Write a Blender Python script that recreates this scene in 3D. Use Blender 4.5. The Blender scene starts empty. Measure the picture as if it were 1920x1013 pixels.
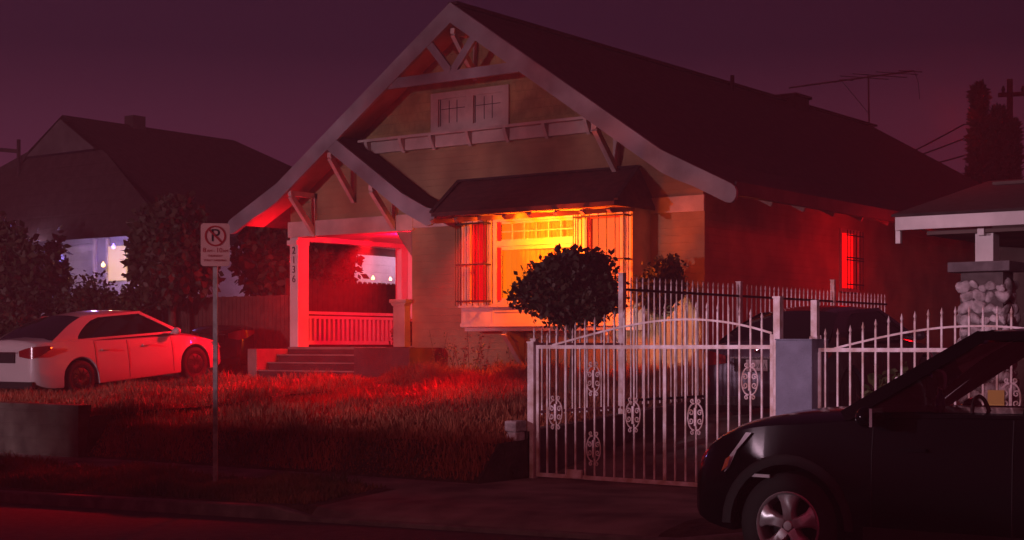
import bpy, bmesh, math, random
import numpy as np
from mathutils import Vector, Matrix
R = math.radians
PI = math.pi
rng = random.Random(7)
sc = bpy.context.scene
C = sc.collection

# ------------------------------------------------------------------ camera, sky, lights, exposure
cd = bpy.data.cameras.new('camera'); cam = bpy.data.objects.new('camera', cd); C.objects.link(cam)
cam.location = (0, 0, 1.62); cam.rotation_euler = (R(90), 0, R(36.3))
cd.sensor_width = 36; cd.lens = 36 * 2850 / 1920; cd.shift_y = (650 - 506.5) / 1920
cd.clip_start = .1; cd.clip_end = 2000
sc.camera = cam
sc.view_settings.view_transform = 'Standard'; sc.view_settings.look = 'None'
sc.view_settings.exposure = 0; sc.view_settings.gamma = 1
sc.cycles.use_denoising = True
try: sc.cycles.denoiser = 'OPENIMAGEDENOISE'
except Exception: pass
sc.cycles.max_bounces = 6; sc.cycles.diffuse_bounces = 3; sc.cycles.glossy_bounces = 3
sc.cycles.transmission_bounces = 6; sc.cycles.volume_bounces = 0; sc.cycles.transparent_max_bounces = 16
sc.cycles.sample_clamp_indirect = 2; sc.cycles.caustics_reflective = False; sc.cycles.caustics_refractive = False
sc.cycles.pixel_filter_type = 'BLACKMAN_HARRIS'; sc.cycles.filter_width = 1.5

w = bpy.data.worlds.new('World'); sc.world = w; w.use_nodes = True
nt = w.node_tree; nt.nodes.clear()
def nn(t, k, **kw):
    n = t.nodes.new(k)
    for a, b in kw.items(): setattr(n, a, b)
    return n
tc = nn(nt, 'ShaderNodeTexCoord'); sep = nn(nt, 'ShaderNodeSeparateXYZ'); nt.links.new(tc.outputs['Generated'], sep.inputs[0])
rp = nn(nt, 'ShaderNodeValToRGB')
els = rp.color_ramp.elements
els[0].position = .0; els[0].color = (.100, .0170, .038, 1)
els[1].position = .27; els[1].color = (.020, .0070, .021, 1)
e = els.new(.08); e.color = (.108, .0225, .052, 1)
e = els.new(.145); e.color = (.064, .0165, .038, 1)
e = els.new(.19); e.color = (.021, .0085, .023, 1)
e = els.new(.8); e.color = (.020, .005, .014, 1)
nt.links.new(sep.outputs['Z'], rp.inputs[0])
rp2 = nn(nt, 'ShaderNodeValToRGB')            # the sky is redder to the north-east
rp2.color_ramp.elements[0].position = -.0; rp2.color_ramp.elements[0].color = (1.0, .80, .72, 1)
rp2.color_ramp.elements[1].position = .75; rp2.color_ramp.elements[1].color = (.92, 1.05, 1.08, 1)
neg = nn(nt, 'ShaderNodeMath', operation='MULTIPLY'); neg.inputs[1].default_value = -1
nt.links.new(sep.outputs['X'], neg.inputs[0]); nt.links.new(neg.outputs[0], rp2.inputs[0])
mx = nn(nt, 'ShaderNodeMix', data_type='RGBA', blend_type='MULTIPLY'); mx.inputs[0].default_value = 1
nt.links.new(rp.outputs[0], mx.inputs[6]); nt.links.new(rp2.outputs[0], mx.inputs[7])
# deep red fill added to the unseen southern sky, reddening the dark parts
rp3 = nn(nt, 'ShaderNodeValToRGB'); rp3.color_ramp.elements[0].position = .0; rp3.color_ramp.elements[0].color = (1,1,1,1)
rp3.color_ramp.elements[1].position = .55; rp3.color_ramp.elements[1].color = (0,0,0,1)
ad = nn(nt, 'ShaderNodeMath', operation='ADD'); ad.inputs[1].default_value = .35; nt.links.new(sep.outputs['Y'], ad.inputs[0]); nt.links.new(ad.outputs[0], rp3.inputs[0])
mr_ = nn(nt, 'ShaderNodeMix', data_type='RGBA'); nt.links.new(rp3.outputs[0], mr_.inputs[0]); nt.links.new(mx.outputs[2], mr_.inputs[6]); mr_.inputs[7].default_value = (.115, .0008, .008, 1)
bg = nn(nt, 'ShaderNodeBackground'); bg.inputs[1].default_value = 1.0
nt.links.new(mr_.outputs[2], bg.inputs[0])
wo = nn(nt, 'ShaderNodeOutputWorld'); nt.links.new(bg.outputs[0], wo.inputs[0])

def lamp(name, loc, color, power, size=.1, kind='POINT', target=None, spot=60, blend=.5, shape=None):
    l = bpy.data.lights.new(name, kind); l.color = color; l.energy = power
    if kind == 'AREA': l.size = size
    else: l.shadow_soft_size = size
    if kind == 'SPOT': l.spot_size = R(spot); l.spot_blend = blend
    o = bpy.data.objects.new(name, l); C.objects.link(o); o.location = loc
    if target is not None:
        o.rotation_euler = (Vector(target) - Vector(loc)).to_track_quat('-Z', 'Y').to_euler()
    return o
# street lamp over the far side of the road behind the viewer
lamp('street_lamp_light', (-20, -8, 4.4), (1.0, .62, .80), 9500, .22)
lamp('wall_patch_fill', (-12.1, 20.9, 1.75), (1.0, .60, .56), 130, .04, 'SPOT', (-13.35, 22.5, 1.90), spot=44, blend=.2)  # added spot that makes a pale patch low on the wall
lamp('bay_bloom_fill', (-14.3, 20.85, 3.45), (1.0, .075, .004), 85, .08)  # added orange point, stands in for lens bloom around the bay
lamp('apron_fill', (-6, -9, 6.5), (1.0, .42, .42), 1500, .3, 'SPOT', (-9.3, 12.6, .2), spot=24, blend=1)  # added fill that lifts the apron, no lamp of the street
lamp('fascia_fill', (-3, -9, 5.5), (1.0, .58, .76), 6500, .25, 'SPOT', (-6.6, 16, 2.6), spot=15, blend=.7)  # added fill to brighten the right hand neighbour's fascia
lamp('porch_light', (-19.9, 23.5, 3.72), (1.0, .001, .022), 330, .10)
lamp('step_fill', (-19.9, 22.44, 3.72), (1.0, .003, .015), 1100, .06, 'SPOT', (-20.3, 21.5, 1.0), spot=105, blend=.8)  # added red spot so the treads below catch light
lamp('left_eave_fill', (-22.70, 22.60, 3.45), (1.0, .006, .020), 80, .06)  # extra red lamp added to light the soffit here
lamp('lawn_fill', (-19.7, 22.15, 3.70), (1.0, .003, .012), 14000, .08, 'SPOT', (-18.4, 18.8, .8), spot=58, blend=1)  # added red spot that colours the lawn
lamp('bay_lawn_fill', (-16.4, 21.2, 3.72), (1.0, .003, .010), 12000, .08, 'SPOT', (-15.3, 18.9, .8), spot=54, blend=1)  # second added spot, reddens the lawn before the bay
lamp('sedan_fill', (-20.4, 21.95, 3.5), (1.0, .0005, .010), 1000, .08, 'SPOT', (-22.7, 18.4, 1.5), spot=62, blend=.6)  # red fill added for the white sedan's side
lamp('bay_fill', (-15.2, 21.12, 3.50), (1.0, .125, .001), 520, .06, 'SPOT', (-15.2, 21.9, 3.25), spot=168, blend=.25)  # added orange wash over the bay, in place of lens flare
lamp('bay_low_fill', (-13.9, 20.75, 2.25), (1.0, .12, .003), 110, .10, 'SPOT', (-14.0, 21.9, 2.75), spot=140, blend=.5)  # low orange fill added behind the bush
lamp('wall_corner_fill', (-12.3, 20.6, 3.4), (1.0, .14, .006), 12, .15, 'SPOT', (-13.0, 22.5, 3.2), spot=100, blend=1)  # weak orange fill added for the wall near the corner
lamp('driveway_red_fill', (-8.6, 23.5, 5.2), (1.0, .003, .010), 80, .3)  # red fill added for a wide glow over the driveway
lamp('side_wall_fill', (-10.6, 27.6, 3.5), (1.0, .004, .01), 75, .35)  # added red fill outside the wall, spreads the window's glow
lamp('suv_nose_fill', (-10, -4, 1.6), (1.0, .78, .92), 1100, .05, 'SPOT', (-5.25, 9.6, .72), spot=6, blend=.6)  # narrow spot added to lift the suv's nose and wheel
lamp('neighbour_porch_light', (-29.6, 23.3, 3.9), (.42, .26, 1.0), 60, .08)
lamp('neighbour_warm_light', (-29.2, 23.6, 3.3), (1.0, .55, .18), 22, .06)
lamp('neighbour_front_light', (-31.2, 22.6, 4.0), (.85, .55, .80), 32, .08)
lamp('yard_bulb_light', (-25.7, 30.9, 3.85), (1.0, .42, .60), 110, .08)
lamp('yard_wall_light', (-25.4, 26.6, 3.9), (1.0, .42, .75), 60, .08)

# ------------------------------------------------------------------ helpers
class MB:
    def __init__(s): s.v = []; s.f = []
    def add(s, vs, fs):
        b = len(s.v); s.v += [tuple(p) for p in vs]; s.f += [tuple(b + i for i in f) for f in fs]; return s
    def box(s, x0, x1, y0, y1, z0, z1):
        return s.add([(x0,y0,z0),(x1,y0,z0),(x1,y1,z0),(x0,y1,z0),(x0,y0,z1),(x1,y0,z1),(x1,y1,z1),(x0,y1,z1)],
                     [(0,3,2,1),(4,5,6,7),(0,1,5,4),(1,2,6,5),(2,3,7,6),(3,0,4,7)])
    def beam(s, p, q, a, b, up=(0,0,1)):          # a = width sideways, b = height along up
        p = Vector(p); q = Vector(q); d = (q-p).normalized(); up = Vector(up)
        x = d.cross(up)
        if x.length < 1e-4: x = d.cross(Vector((0,1,0)))
        x.normalize(); y = x.cross(d).normalized(); vs = []
        for o in (p, q):
            for i, j in ((-1,-1),(1,-1),(1,1),(-1,1)): vs.append(o + x*a/2*i + y*b/2*j)
        return s.add(vs, [(0,3,2,1),(4,5,6,7),(0,1,5,4),(1,2,6,5),(2,3,7,6),(3,0,4,7)])
    def prism(s, poly, axis, a, b):               # poly in the two other axes, extruded along axis from a to b
        def P(u, v, t): return {'x': (t,u,v), 'y': (u,t,v), 'z': (u,v,t)}[axis]
        n = len(poly)
        vs = [P(u,v,a) for u,v in poly] + [P(u,v,b) for u,v in poly]
        return s.add(vs, [tuple(range(n)), tuple(range(2*n-1, n-1, -1))] + [(i, i+n, (i+1)%n+n, (i+1)%n) for i in range(n)])
    def tube(s, pts, r, n=8, caps=True):
        pts = [Vector(p) for p in pts]; rr = r if isinstance(r, (list, tuple)) else [r]*len(pts)
        b = len(s.v); prev = None
        for i, p in enumerate(pts):
            d = (pts[min(i+1, len(pts)-1)] - pts[max(i-1, 0)]).normalized()
            if prev is None: x = d.orthogonal().normalized()
            else:
                x = prev - d*prev.dot(d)
                x = x.normalized() if x.length > 1e-5 else d.orthogonal().normalized()
            prev = x; y = d.cross(x)
            for k in range(n):
                t = 2*PI*k/n; s.v.append(tuple(p + (x*math.cos(t) + y*math.sin(t))*rr[i]))
        for i in range(len(pts)-1):
            for k in range(n): s.f.append((b+i*n+k, b+i*n+(k+1)%n, b+(i+1)*n+(k+1)%n, b+(i+1)*n+k))
        if caps: s.f.append(tuple(b+k for k in range(n-1,-1,-1))); s.f.append(tuple(b+(len(pts)-1)*n+k for k in range(n)))
        return s
    def lathe(s, prof, n=32, axis='z', c=(0,0,0)):   # prof: (r, h)
        b = len(s.v); m = len(prof)
        for r_, h in prof:
            for k in range(n):
                t = 2*PI*k/n; u, v = r_*math.cos(t), r_*math.sin(t)
                p = {'z': (u,v,h), 'y': (u,h,v), 'x': (h,u,v)}[axis]
                s.v.append((p[0]+c[0], p[1]+c[1], p[2]+c[2]))
        for i in range(m-1):
            for k in range(n): s.f.append((b+i*n+k, b+i*n+(k+1)%n, b+(i+1)*n+(k+1)%n, b+(i+1)*n+k))
        return s
    def ball(s, c, r, n=10, sq=(1,1,1)):
        prof = [(r*math.sin(PI*i/n) + 1e-4, -r*math.cos(PI*i/n)) for i in range(n+1)]
        b = len(s.v); s.lathe(prof, n*2)
        for i in range(b, len(s.v)):
            p = s.v[i]; s.v[i] = (p[0]*sq[0]+c[0], p[1]*sq[1]+c[1], p[2]*sq[2]+c[2])
        return s
    def grid(s, rows, close=False):                # rows of points
        b = len(s.v); n = len(rows[0])
        for r_ in rows: s.v += [tuple(p) for p in r_]
        for i in range(len(rows)-1):
            for k in range(n if close else n-1): s.f.append((b+i*n+k, b+i*n+(k+1)%n, b+(i+1)*n+(k+1)%n, b+(i+1)*n+k))
        return s
    def build(s, name, m, parent=None, smooth=0, bevel=0):
        me = bpy.data.meshes.new(name); me.from_pydata(s.v, [], s.f); me.update()
        bm = bmesh.new(); bm.from_mesh(me); bmesh.ops.recalc_face_normals(bm, faces=bm.faces); bm.to_mesh(me); bm.free()
        me.materials.append(m)
        o = bpy.data.objects.new(name, me); C.objects.link(o)
        if smooth:
            me.polygons.foreach_set('use_smooth', [True]*len(me.polygons)); me.set_sharp_from_angle(angle=R(smooth))
        if bevel:
            bv = o.modifiers.new('b', 'BEVEL'); bv.width = bevel; bv.segments = 2; bv.limit_method = 'ANGLE'; bv.angle_limit = R(40)
        if parent is not None:
            o.parent = parent; L = parent.get('_l')
            if L: o.matrix_parent_inverse = Matrix.Translation(Vector(L)).inverted()
        return o
def tag(o, label=None, cat=None, group=None, kind=None):
    for k, v in (('label', label), ('category', cat), ('group', group), ('kind', kind)):
        if v: o[k] = v
    return o
def thing(name, loc, label, cat, group=None, rz=0, world=True):   # an Empty; world=True: parts are modelled in world coordinates
    o = bpy.data.objects.new(name, None); C.objects.link(o); o.location = loc; o.rotation_euler.z = rz; o.empty_display_size = .3
    if world: o['_l'] = list(loc)
    return tag(o, label, cat, group)
def recenter(o):                                  # move a top-level mesh's origin to its base
    me = o.data; n = len(me.vertices); a = np.empty(n*3); me.vertices.foreach_get('co', a); a = a.reshape(-1, 3)
    c = a.mean(0); c[2] = a[:, 2].min(); a -= c; me.vertices.foreach_set('co', a.ravel()); me.update(); o.location = c
    return o
def copy_tree(o, parent=None):
    c = o.copy(); C.objects.link(c)
    if parent is not None: c.parent = parent; c.matrix_parent_inverse = o.matrix_parent_inverse.copy()
    for ch in [x for x in C.objects if x.parent is o]: copy_tree(ch, c)
    return c
def inst(proto, loc, rz=0, label=None):
    o = copy_tree(proto); o.location = loc; o.rotation_euler.z = rz
    if label: o['label'] = label
    return o
def text_mesh(txt, size, name, m, M_, parent=None, depth=.003, align='CENTER', xs=1.0):
    cu = bpy.data.curves.new(name, 'FONT'); cu.body = txt; cu.size = size; cu.extrude = depth; cu.align_x = align; cu.align_y = 'CENTER'
    t = bpy.data.objects.new('t', cu); C.objects.link(t)
    me = bpy.data.meshes.new_from_object(t.evaluated_get(bpy.context.evaluated_depsgraph_get()))
    bpy.data.objects.remove(t); me.name = name
    me.transform(M_ @ Matrix.Diagonal((xs, 1, 1, 1))); me.materials.clear(); me.materials.append(m)
    o = bpy.data.objects.new(name, me); C.objects.link(o)
    if parent is not None:
        o.parent = parent; L = parent.get('_l')
        if L: o.matrix_parent_inverse = Matrix.Translation(Vector(L)).inverted()
    return o

def mat(name, col, rough=.7, metal=0., noise=None, bump=None, spec=.5, coat=0., emit=None, alpha=None, wear=None):
    m = bpy.data.materials.new(name); m.use_nodes = True; t = m.node_tree
    b = t.nodes['Principled BSDF']; b.inputs['Base Color'].default_value = (*col, 1)
    b.inputs['Roughness'].default_value = rough; b.inputs['Metallic'].default_value = metal
    b.inputs['Specular IOR Level'].default_value = spec; b.inputs['Coat Weight'].default_value = coat
    if emit: b.inputs['Emission Color'].default_value = (*emit[0], 1); b.inputs['Emission Strength'].default_value = emit[1]
    co = nn(t, 'ShaderNodeTexCoord')
    if noise:                                     # (scale, amount[, second colour])
        n1 = nn(t, 'ShaderNodeTexNoise'); n1.inputs['Scale'].default_value = noise[0]; n1.inputs['Detail'].default_value = 6
        t.links.new(co.outputs['Object'], n1.inputs['Vector'])
        r1 = nn(t, 'ShaderNodeValToRGB'); k = noise[1]; c2 = noise[2] if len(noise) > 2 else tuple(x*(1-k) for x in col)
        r1.color_ramp.elements[0].position = .35; r1.color_ramp.elements[1].position = .68
        r1.color_ramp.elements[0].color = (*c2, 1); r1.color_ramp.elements[1].color = (*[min(1, x*(1+k*.4)) for x in col], 1)
        t.links.new(n1.outputs['Fac'], r1.inputs[0]); t.links.new(r1.outputs[0], b.inputs['Base Color'])
    if bump:                                      # ('noise', scale, dist) | ('lap', pitch, dist) | ('brick', w, h, dist)
        bp = nn(t, 'ShaderNodeBump'); bp.inputs['Strength'].default_value = 1; bp.inputs['Distance'].default_value = bump[-1]
        if bump[0] == 'noise':
            n2 = nn(t, 'ShaderNodeTexNoise'); n2.inputs['Scale'].default_value = bump[1]; n2.inputs['Detail'].default_value = 5
            t.links.new(co.outputs['Object'], n2.inputs['Vector']); t.links.new(n2.outputs['Fac'], bp.inputs['Height'])
        elif bump[0] == 'lap':
            sp = nn(t, 'ShaderNodeSeparateXYZ'); t.links.new(co.outputs['Object'], sp.inputs[0])
            a = nn(t, 'ShaderNodeMath', operation='DIVIDE'); a.inputs[1].default_value = bump[1]
            t.links.new(sp.outputs['Z'], a.inputs[0])
            f = nn(t, 'ShaderNodeMath', operation='FRACT'); t.links.new(a.outputs[0], f.inputs[0])
            g = nn(t, 'ShaderNodeMath', operation='SUBTRACT'); g.inputs[0].default_value = 1
            t.links.new(f.outputs[0], g.inputs[1]); t.links.new(g.outputs[0], bp.inputs['Height'])
        elif bump[0] == 'brick':
            mp = nn(t, 'ShaderNodeMapping'); mp.inputs['Rotation'].default_value = bump[4] if len(bump) > 5 else (R(-90), 0, 0)
            t.links.new(co.outputs['Object'], mp.inputs[0])
            br = nn(t, 'ShaderNodeTexBrick'); br.inputs['Scale'].default_value = 1; br.inputs['Brick Width'].default_value = bump[1]
            br.inputs['Row Height'].default_value = bump[2]; br.inputs['Mortar Size'].default_value = .012
            br.inputs['Color1'].default_value = (.8,.8,.8,1); br.inputs['Color2'].default_value = (1,1,1,1); br.inputs['Mortar'].default_value = (0,0,0,1)
            t.links.new(mp.outputs[0], br.inputs['Vector']); t.links.new(br.outputs['Color'], bp.inputs['Height'])
        t.links.new(bp.outputs[0], b.inputs['Normal'])
    return m
def glass(name, tint=(.6,.6,.65), rough=.02, trans=.75):
    m = bpy.data.materials.new(name); m.use_nodes = True; t = m.node_tree; t.nodes.clear()
    tr = nn(t, 'ShaderNodeBsdfTransparent'); tr.inputs[0].default_value = (*[trans*x for x in tint], 1)
    gl = nn(t, 'ShaderNodeBsdfGlossy'); gl.inputs['Roughness'].default_value = rough; gl.inputs[0].default_value = (.9,.9,.9,1)
    fr = nn(t, 'ShaderNodeFresnel'); fr.inputs[0].default_value = 1.5
    mi = nn(t, 'ShaderNodeMixShader'); t.links.new(fr.outputs[0], mi.inputs[0]); t.links.new(tr.outputs[0], mi.inputs[1]); t.links.new(gl.outputs[0], mi.inputs[2])
    o = nn(t, 'ShaderNodeOutputMaterial'); t.links.new(mi.outputs[0], o.inputs[0]); return m

M = dict(
    asphalt=mat('asphalt', (.050,.048,.048), .85, noise=(9, .5), bump=('noise', 60, .01)),
    concrete=mat('concrete', (.19,.17,.15), .9, noise=(1.7, .6), bump=('brick', 1.5, 1.4, .03, (0,0,0), .02)),
    kerb=mat('kerb_concrete', (.15,.14,.135), .9, noise=(5, .4), bump=('noise', 30, .008)),
    soil=mat('soil', (.060,.042,.028), 1, noise=(4, .5), bump=('noise', 14, .05)),
    block=mat('block_concrete', (.085,.075,.06), .9, noise=(4, .4), bump=('brick', .40, .20, .02)),
    white=mat('white_paint', (.74,.70,.68), .55, noise=(2.2, .22)),
    barge=mat('barge_paint', (.30,.34,.37), .6, noise=(1.3, .42)),
    trim=mat('trim_paint', (.62,.52,.47), .6, noise=(2.5, .25)),
    siding=mat('lap_siding', (.44,.29,.15), .75, noise=(1.3, .35), bump=('lap', .13, .03)),
    shingle=mat('wall_shingles', (.42,.31,.13), .8, noise=(3, .35), bump=('brick', .13, .17, .02)),
    roof=mat('roof_shingles', (.042,.026,.027), .95, noise=(6, .45), bump=('brick', .30, .16, (0), (0,0,0), .03)),
    soffit=mat('soffit_boards', (.42,.26,.22), .8, noise=(2, .3)),
    porchred=mat('porch_paint', (.72,.66,.64), .6, noise=(2, .15)),
    stepc=mat('step_concrete', (.050,.034,.036), .9, noise=(3, .4), bump=('noise', 30, .01)),  # shade on the low steps put into this dark colour
    cheek=mat('cheek_stucco', (.26,.20,.18), .9, noise=(3, .3)),
    darkcheek=mat('planter_stucco', (.085,.070,.072), .9, noise=(3, .3), bump=('noise', 35, .012)),  # shaded front of the block put into this darker stucco colour
    iron=mat('black_iron', (.018,.016,.016), .5, .3),
    wiron=mat('white_iron', (.80,.72,.77), .42, 0, noise=(7, .25, (.50,.32,.27))),
    blue=mat('bluegrey_stucco', (.21,.235,.32), .9, noise=(4, .25), bump=('noise', 60, .012)),
    curtain=mat('red_curtain', (.60,.06,.04), .8, noise=(3, .3)),
    black=mat('matte_black', (.012,.011,.012), .8),
    rubber=mat('tyre_rubber', (.018,.017,.017), .75, bump=('noise', 90, .003)),
    alloy=mat('alloy', (.66,.63,.65), .30, .45, noise=(20, .15)),
    leaf=mat('dark_leaves', (.048,.045,.022), .6, noise=(2, .4)),
    leaf2=mat('pale_leaves', (.10,.12,.045), .6, noise=(2, .4)),
    bark=mat('bark', (.10,.07,.05), .95, noise=(8, .4), bump=('noise', 20, .02)),
    fencewood=mat('fence_boards', (.11,.045,.035), .85, noise=(5, .4)),
    stone=mat('river_stone', (.62,.56,.58), .8, noise=(6, .5, (.20,.17,.17)), bump=('noise', 14, .03)),
    mortar=mat('mortar', (.12,.10,.10), .95, noise=(9, .3)),
    cap=mat('cap_concrete', (.17,.15,.16), .9, noise=(8, .3)),
    nwall=mat('neighbour_wall', (.48,.48,.52), .8, noise=(1.5, .25), bump=('lap', .2, .012)),
    dwall=mat('dark_wall', (.13,.09,.08), .9, noise=(1.5, .4), bump=('lap', .2, .012)),
    aluminium=mat('aluminium', (.16,.15,.16), .4, .8),
    carglass=mat('tinted_car_glass', (.010,.010,.012), .06, 0, spec=.6),
    panel=mat('sign_face', (.62,.34,.31), .5, noise=(6, .12)),  # white face, with the red of the light put into its colour
    signred=mat('sign_red', (.36,.012,.02), .5), signblack=mat('sign_black', (.012,.012,.012), .5),
    steel=mat('galvanised_steel', (.34,.30,.29), .55, .3, noise=(12, .4)),
)
# ------------------------------------------------------------------ terrain
def kt(X): return .0226*(min(max(X, -22), 3)+6) + .07
def lerp(a, b, t): t = min(1, max(0, t)); return a + (b-a)*t
def yard(Y, X):
    steep = .10 if X < -17.4 else .40
    top = .64 if X < -17.4 else .50
    if Y < 13.6: return .07
    if Y < 13.6 + steep: return lerp(.07, top, (Y-13.6)/steep)
    return lerp(top, 1.0, (Y-13.6-steep)/(21.5-13.6-steep))
def drive(Y):
    if Y < 14.9: return .07
    if Y < 18.2: return lerp(.07, .62, (Y-14.9)/3.3)
    return lerp(.62, .85, (Y-18.2)/4)
def G(X, Y):
    if Y < 11.3: return kt(X) - .13
    if Y < 13.6:
        k = kt(X)
        if X > -10.9 and Y < 11.9: k -= .09*min(1, (X+10.9)/.5)*(1-(Y-11.3)/.6)
        return lerp(k, .07, (Y-11.3)/1.6)
    if X < -10.46: return yard(Y, X) + (.018*math.sin(X*1.7+Y)+.015*math.sin(X*3.1-Y*2.2) if Y > 14.2 and Y < 21.3 else 0)
    if X < -6.9: return drive(Y)
    return lerp(.07, .7, (Y-14.6)/3.4)
xs = sorted(set([-600, -300, -150, -90, -60, -45] + [round(-40+i*1.0, 3) for i in range(18)] + [round(-22+.4*i, 3) for i in range(46)] +
                [-17.41, -17.39, -10.9, -10.47, -10.45, -10.4, -6.9, -6.85, -3, -1, 2, 6, 15, 40, 90, 200, 600]))
ys = sorted(set([-400, -120, -40, -15, -5, 0, 3, 6, 8, 9, 10, 10.6, 11.0, 11.29, 11.45, 11.6, 11.9, 12.3, 12.7, 13.1, 13.6, 13.7, 13.8, 14.0, 14.3, 14.6, 14.9] +
                [round(15.3+.4*i, 3) for i in range(22)] + [25, 27, 30, 35, 40, 50, 70, 100, 200, 400, 900]))
def region(x, y):
    if y < 11.3: return 'road'
    if y < 13.6:
        if -10.9 < x < -6.6: return 'apron'
        return 'verge' if y < 12.7 else 'sidewalk'
    if -10.46 < x < -6.9: return 'driveway'
    return 'ground'
reg = {}
for i in range(len(xs)-1):
    for j in range(len(ys)-1):
        k = region((xs[i]+xs[i+1])/2, (ys[j]+ys[j+1])/2); mb = reg.setdefault(k, MB())
        q = [(xs[i], ys[j]), (xs[i+1], ys[j]), (xs[i+1], ys[j+1]), (xs[i], ys[j+1])]
        cx, cy = (xs[i]+xs[i+1])/2, (ys[j]+ys[j+1])/2
        vs = []
        for x, y in q:                            # sample just inside the cell so that steps stay steps
            vs.append((x, y, G(x + (cx-x)*1e-3, y + (cy-y)*1e-3)))
        mb.add(vs, [(0,1,2,3)])
for k, mb in reg.items():
    mm = {'road': 'asphalt', 'apron': 'concrete', 'verge': 'soil', 'sidewalk': 'concrete', 'driveway': 'concrete', 'ground': 'soil'}[k]
    o = mb.build({'apron': 'driveway_path'}.get(k, k), M[mm], smooth=35); o['kind'] = 'structure'
kb = MB(); kx = [-60, -40] + [-24 + .6*i for i in range(60)] + [30, 60]
for a, b in zip(kx, kx[1:]):
    def dz(x): return .09*min(1, max(0, (x+11.4)/.5)) if x < -6.4 else .09*max(0, 1-(x+6.4)/.5)
    za, zb = kt(a)+.006-dz(a), kt(b)+.006-dz(b)
    kb.add([(a,11.29,kt(a)-.2),(b,11.29,kt(b)-.2),(b,11.29,zb-.015),(a,11.29,za-.015),(a,11.305,za),(b,11.305,zb),(a,11.46,za),(b,11.46,zb)],
           [(0,1,2,3),(3,2,5,4),(4,5,7,6)])
kb.build('kerb', M['kerb'])['kind'] = 'structure'

# ------------------------------------------------------------------ leaves, grass, trees
def leaf_mesh(name, m, pts, size, seed, parent=None, droop=0., aspect=1.6):
    r_ = np.random.default_rng(seed); n = len(pts); pts = np.asarray(pts, float)
    d = r_.normal(size=(n, 3)); d[:, 2] -= droop; d /= np.linalg.norm(d, axis=1)[:, None]
    u = np.cross(d, r_.normal(size=(n, 3))); u /= np.linalg.norm(u, axis=1)[:, None]
    s = size*(.6 + .8*r_.random(n))[:, None]
    v = np.stack([pts, pts + d*s*.5*aspect + u*s*.5, pts + d*s*aspect, pts + d*s*.5*aspect - u*s*.5], 1).reshape(-1, 3)
    me = bpy.data.meshes.new(name); me.vertices.add(4*n); me.vertices.foreach_set('co', v.ravel())
    me.loops.add(4*n); me.loops.foreach_set('vertex_index', np.arange(4*n))
    me.polygons.add(n); me.polygons.foreach_set('loop_start', np.arange(0, 4*n, 4)); me.polygons.foreach_set('loop_total', np.full(n, 4))
    me.update(); me.validate(); me.materials.append(m)
    o = bpy.data.objects.new(name, me); C.objects.link(o)
    if parent is not None:
        o.parent = parent; L = parent.get('_l')
        if L: o.matrix_parent_inverse = Matrix.Translation(Vector(L)).inverted()
    return o
def clumps(c, rad, n, seed, lumps=14, lr=.38, fill=.25):
    r_ = np.random.default_rng(seed); c = np.array(c); rad = np.array(rad); out = []
    cen = []
    for k in range(lumps):
        d = r_.normal(size=3); d /= np.linalg.norm(d); cen.append(c + d*rad*(.45+.35*r_.random()))
    for k in range(n):
        if r_.random() < fill: p = c; q = rad*.8
        else: p = cen[r_.integers(lumps)]; q = rad*lr
        d = r_.normal(size=3); d /= np.linalg.norm(d); out.append(p + d*q*(r_.random()**.33)*(.75+.5*r_.random()))
    return out
def tree(name, label, cat, base, c, rad, n, size, seed, m='leaf', group=None, lumps=14, lr=.38, tr=.12, limbs=6, fill=.25, droop=0., aspect=1.6, crown='crown'):
    t = thing(name, base, label, cat, group)
    b = Vector(base); cc = Vector(c); tk = MB()
    tk.tube([b - Vector((0,0,.1)), b.lerp(cc, .4) + Vector((.04,0,0)), cc], [tr, tr*.7, tr*.3], 8)
    r_ = random.Random(seed)
    for k in range(limbs):
        a = 2*PI*k/limbs + r_.random(); s0 = b.lerp(cc, .45 + .3*r_.random())
        e_ = cc + Vector((math.cos(a)*rad[0]*.7, math.sin(a)*rad[1]*.7, rad[2]*(r_.random()-.3)*.8))
        tk.tube([s0, s0.lerp(e_, .5) + Vector((0,0,.1*rad[2])), e_], [tr*.45, tr*.28, tr*.08], 6)
    tk.build('trunk', M['bark'], t, smooth=60)
    leaf_mesh(crown, M[m], clumps(c, rad, n, seed, lumps, lr, fill), size, seed, t, droop, aspect)
    return t
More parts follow.
